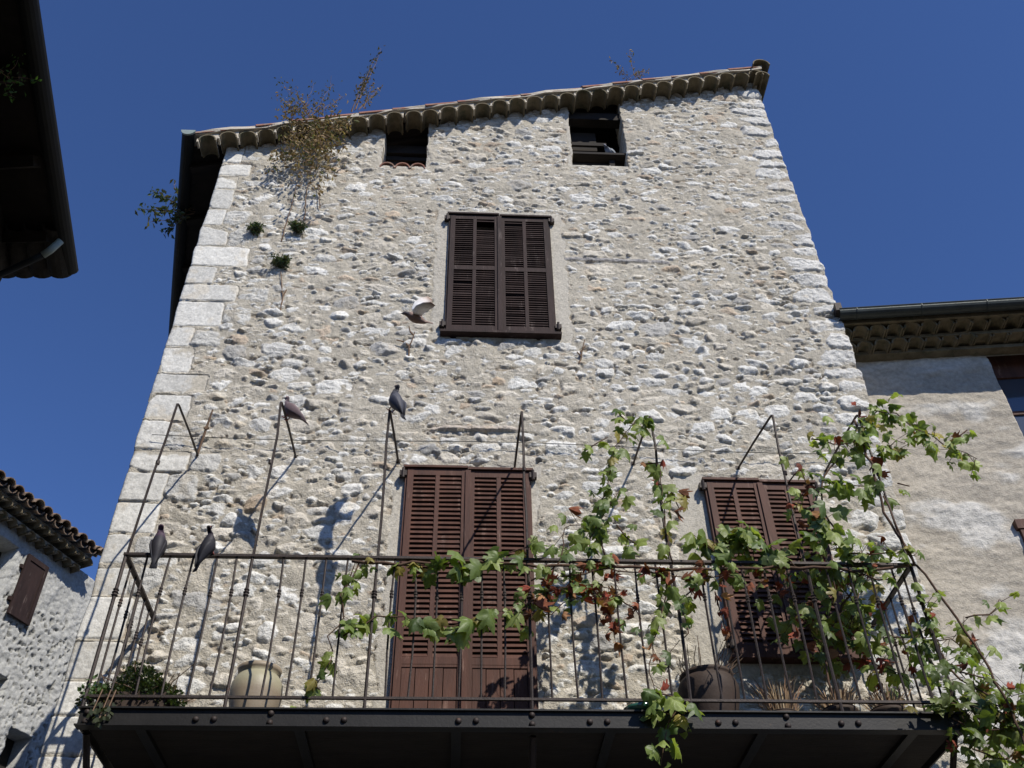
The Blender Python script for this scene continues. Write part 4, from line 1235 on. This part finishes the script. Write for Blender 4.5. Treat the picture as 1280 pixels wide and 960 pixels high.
# ================================================================== PIGEONS
def frame(fwd, up):
    f = Vector(fwd).normalized(); u = Vector(up); u = (u-f*u.dot(f)).normalized(); s_ = u.cross(f)
    return Matrix((( f.x, s_.x, u.x), (f.y, s_.y, u.y), (f.z, s_.z, u.z)))

def sweep(mb, secs, n=12, colfun=None):
    """secs: (centre xyz, half width y, half height z, tilt) in bird space, x forward"""
    vs_ = []; cs = []
    for (c, hy, hz, tl_) in secs:
        for k in range(n):
            an = 2*math.pi*k/n
            yy = hy*math.cos(an); zz = hz*math.sin(an)
            vs_.append((c[0]-zz*math.sin(tl_), c[1]+yy, c[2]+zz*math.cos(tl_)))
    fs = []
    for i in range(len(secs)-1):
        for k in range(n):
            a = i*n+k; b = i*n+(k+1) % n; fs.append((a, b, b+n, a+n))
    fs.append(tuple(range(n-1, -1, -1))); fs.append(tuple(range((len(secs)-1)*n, len(secs)*n)))
    b0 = len(mb.v); mb.add(vs_, fs)
    if colfun:
        for i in range(b0, len(mb.v)): mb.c[i] = colfun(Vector(mb.v[i]))

def pigeon(label, pos, fwd, up, body, dark, neck, legs=True, fly=False, head_turn=0.0, wings=None, scale=1.0):
    """pos = where the feet grip"""
    m_ = MB()
    bz = .092
    def cf(v):
        if v.x < -.115: return dark
        if v.x > .085 and v.z > bz+.025: return neck
        return body
    secs = [((-.225, 0, bz-.045), .030, .004, 0), ((-.15, 0, bz-.030), .024, .007, 0), ((-.105, 0, bz-.018), .030, .022, .1), ((-.06, 0, bz-.008), .045, .043, .1),
            ((-.01, 0, bz), .056, .058, .0), ((.04, 0, bz+.006), .058, .062, -.1), ((.078, 0, bz+.018), .048, .054, -.35), ((.102, 0, bz+.044), .034, .038, -.75),
            ((.114, 0, bz+.070), .025, .027, -1.0), ((.122, 0, bz+.092), .0225, .025, -.7), ((.136, 0, bz+.106), .023, .0235, -.2), ((.152, 0, bz+.106), .018, .019, .1),
            ((.164, 0, bz+.102), .008, .009, .2), ((.178, 0, bz+.097), .005, .005, .2), ((.190, 0, bz+.092), .0015, .002, .2)]
    if fly:
        secs = [((-.20, 0, bz-.01), .055, .003, 0), ((-.14, 0, bz-.008), .036, .008, 0)]+secs[2:6]+[((.08, 0, bz+.012), .046, .050, -.1), ((.105, 0, bz+.020), .032, .036, -.1), ((.125, 0, bz+.026), .026, .028, 0), ((.148, 0, bz+.028), .023, .024, 0), ((.166, 0, bz+.024), .016, .017, .1), ((.178, 0, bz+.018), .006, .007, .2), ((.195, 0, bz+.012), .0015, .002, .2)]
    else: secs = [((x, y, z-.16*max(0, x-.08) if x < .136 else z-.009), a, b, t) for (x, y, z), a, b, t in secs]
    sweep(m_, secs, 14, cf)
    for i, v in enumerate(m_.v):
        if v[0] > .165: m_.c[i] = (.10, .09, .085)
    if wings is None:          # folded wings lie along the flanks
        for sg in (-1, 1):
            ws = [((.055, sg*.050, bz+.012), .004, .018, 0), ((.03, sg*.057, bz+.012), .010, .036, 0), ((-.02, sg*.055, bz+.010), .011, .042, .1), ((-.075, sg*.043, bz+.004), .009, .032, .15),
                  ((-.13, sg*.026, bz-.010), .006, .018, .15), ((-.185, sg*.014, bz-.026), .003, .006, .1)]
            sweep(m_, ws, 10, lambda v: dark if v.x < -.09 else tuple(.5*(a+b) for a, b in zip(body, dark)) if abs(v.x+.04) < .012 else body)
    else:
        for sg, tips in zip((-1, 1), wings):
            pts = tips                      # list of (leading point, trailing point, colour)
            b0 = len(m_.v); vs_ = []; cs = []
            for (le, te, c) in pts:
                le = Vector(le); te = Vector(te); th = Vector((0, 0, .006))
                for q in (le+th, te+th*.2, te-th*.2, le-th): vs_.append(q); cs.append(c)
            fs = []
            for i in range(len(pts)-1):
                for k in range(4): a = i*4+k; b = i*4+(k+1) % 4; fs.append((a, b, b+4, a+4))
            fs += [(3, 2, 1, 0), tuple(range((len(pts)-1)*4, len(pts)*4))]
            m_.add(vs_, fs)
            for i, c in enumerate(cs): m_.c[b0+i] = c
    if legs:
        for sg in (-1, 1):
            m_.col = (.30, .08, .06)
            m_.tube([(.005, sg*.022, bz-.045), (-.005, sg*.022, .035), (.0, sg*.022, .004)], [.009, .005, .0045], 6)
            for dx, dy in ((.03, 0), (.024, .014), (.024, -.014), (-.016, 0)): m_.tube([(0, sg*.022, .005), (dx, sg*.022+dy, .003)], [.004, .0025], 5)
    for sg in (-1, 1):
        m_.col = (.35, .10, .03)
        m_.lathe((0, 0, 0), [(.0045, 0), (.003, .002)], 8)
        for i in range(len(m_.v)-16, len(m_.v)):
            x, y, z = m_.v[i]; m_.v[i] = (.143+x, sg*(.0205+z), bz+(.103 if not fly else .032)+y)
    A = frame(fwd, up)
    m_.v = [tuple(A @ (Vector(v)*scale)+Vector(pos)) for v in m_.v]
    o = m_.build('pigeon', M['feather'], None, smooth=True, usecol=True)
    tag(o, label, 'bird', 'pigeons about the balcony'); return o
DK = (.022, .022, .027); GY_ = (.10, .105, .125); NK = (.055, .035, .06)
pigeon('black pigeon perched on the balcony rail nearest its left corner', (at(198, 692, BY).x, BY+.01, RZ+.0), (-.10, .36, .93), (.1, -.93, .36), (.025, .023, .028), DK, (.06, .035, .055), scale=.82)
pigeon('black pigeon on the balcony rail with head turned right and tail hanging left', (at(268, 694, BY).x, BY+.01, RZ+.0), (.34, .22, .91), (-.55, -.70, .45), (.022, .021, .025), DK, (.03, .024, .03), scale=.84)
q = Vector((-1.402, -.60, 6.645))
pigeon('brownish pink pigeon perched on the second iron brace from the left', q, (-.80, .22, .56), (.5, -.2, .83), (.16, .115, .115), (.11, .08, .085), (.10, .075, .085), scale=.9)
pigeon('grey pigeon perched on the tip of the third iron brace, tail pointing down right', (-.575, BY+.02, 6.55), (-.45, .35, .84), (.55, -.55, .62), (.06, .062, .078), DK, (.03, .03, .038), scale=.92)
pp = at(760, 180, .10)
pigeon('pale grey pigeon standing on the shelf inside the right attic opening', (at(762, 187, .10).x, .10, 11.327), (-.75, -.55, .15), (0, 0, 1), (.22, .24, .26), (.10, .11, .12), (.16, .17, .2), scale=.72)
# flying bird with raised wings
WH = (.78, .78, .78); BR_ = (.21, .135, .10)
wl = [((.05, -.03, .14), (-.05, -.03, .135), WH), ((.075, -.10, .19), (-.06, -.09, .18), WH), ((.055, -.17, .255), (-.09, -.16, .235), (.74, .73, .72)), ((-.01, -.23, .315), (-.13, -.22, .28), (.55, .50, .47)), ((-.09, -.26, .345), (-.15, -.25, .32), BR_)]
wr_ = [((a[0], -a[1], a[2]), (b[0], -b[1], b[2]), c) for a, b, c in wl]
pigeon('pigeon in flight with raised white wings below left of the upper window', (-.42, -1.04, 7.27), (-.86, -.22, .05), (.42, -.68, .55), (.22, .15, .12), (.18, .12, .095), (.05, .045, .05), legs=False, fly=True, wings=(wl, wr_), scale=.68)
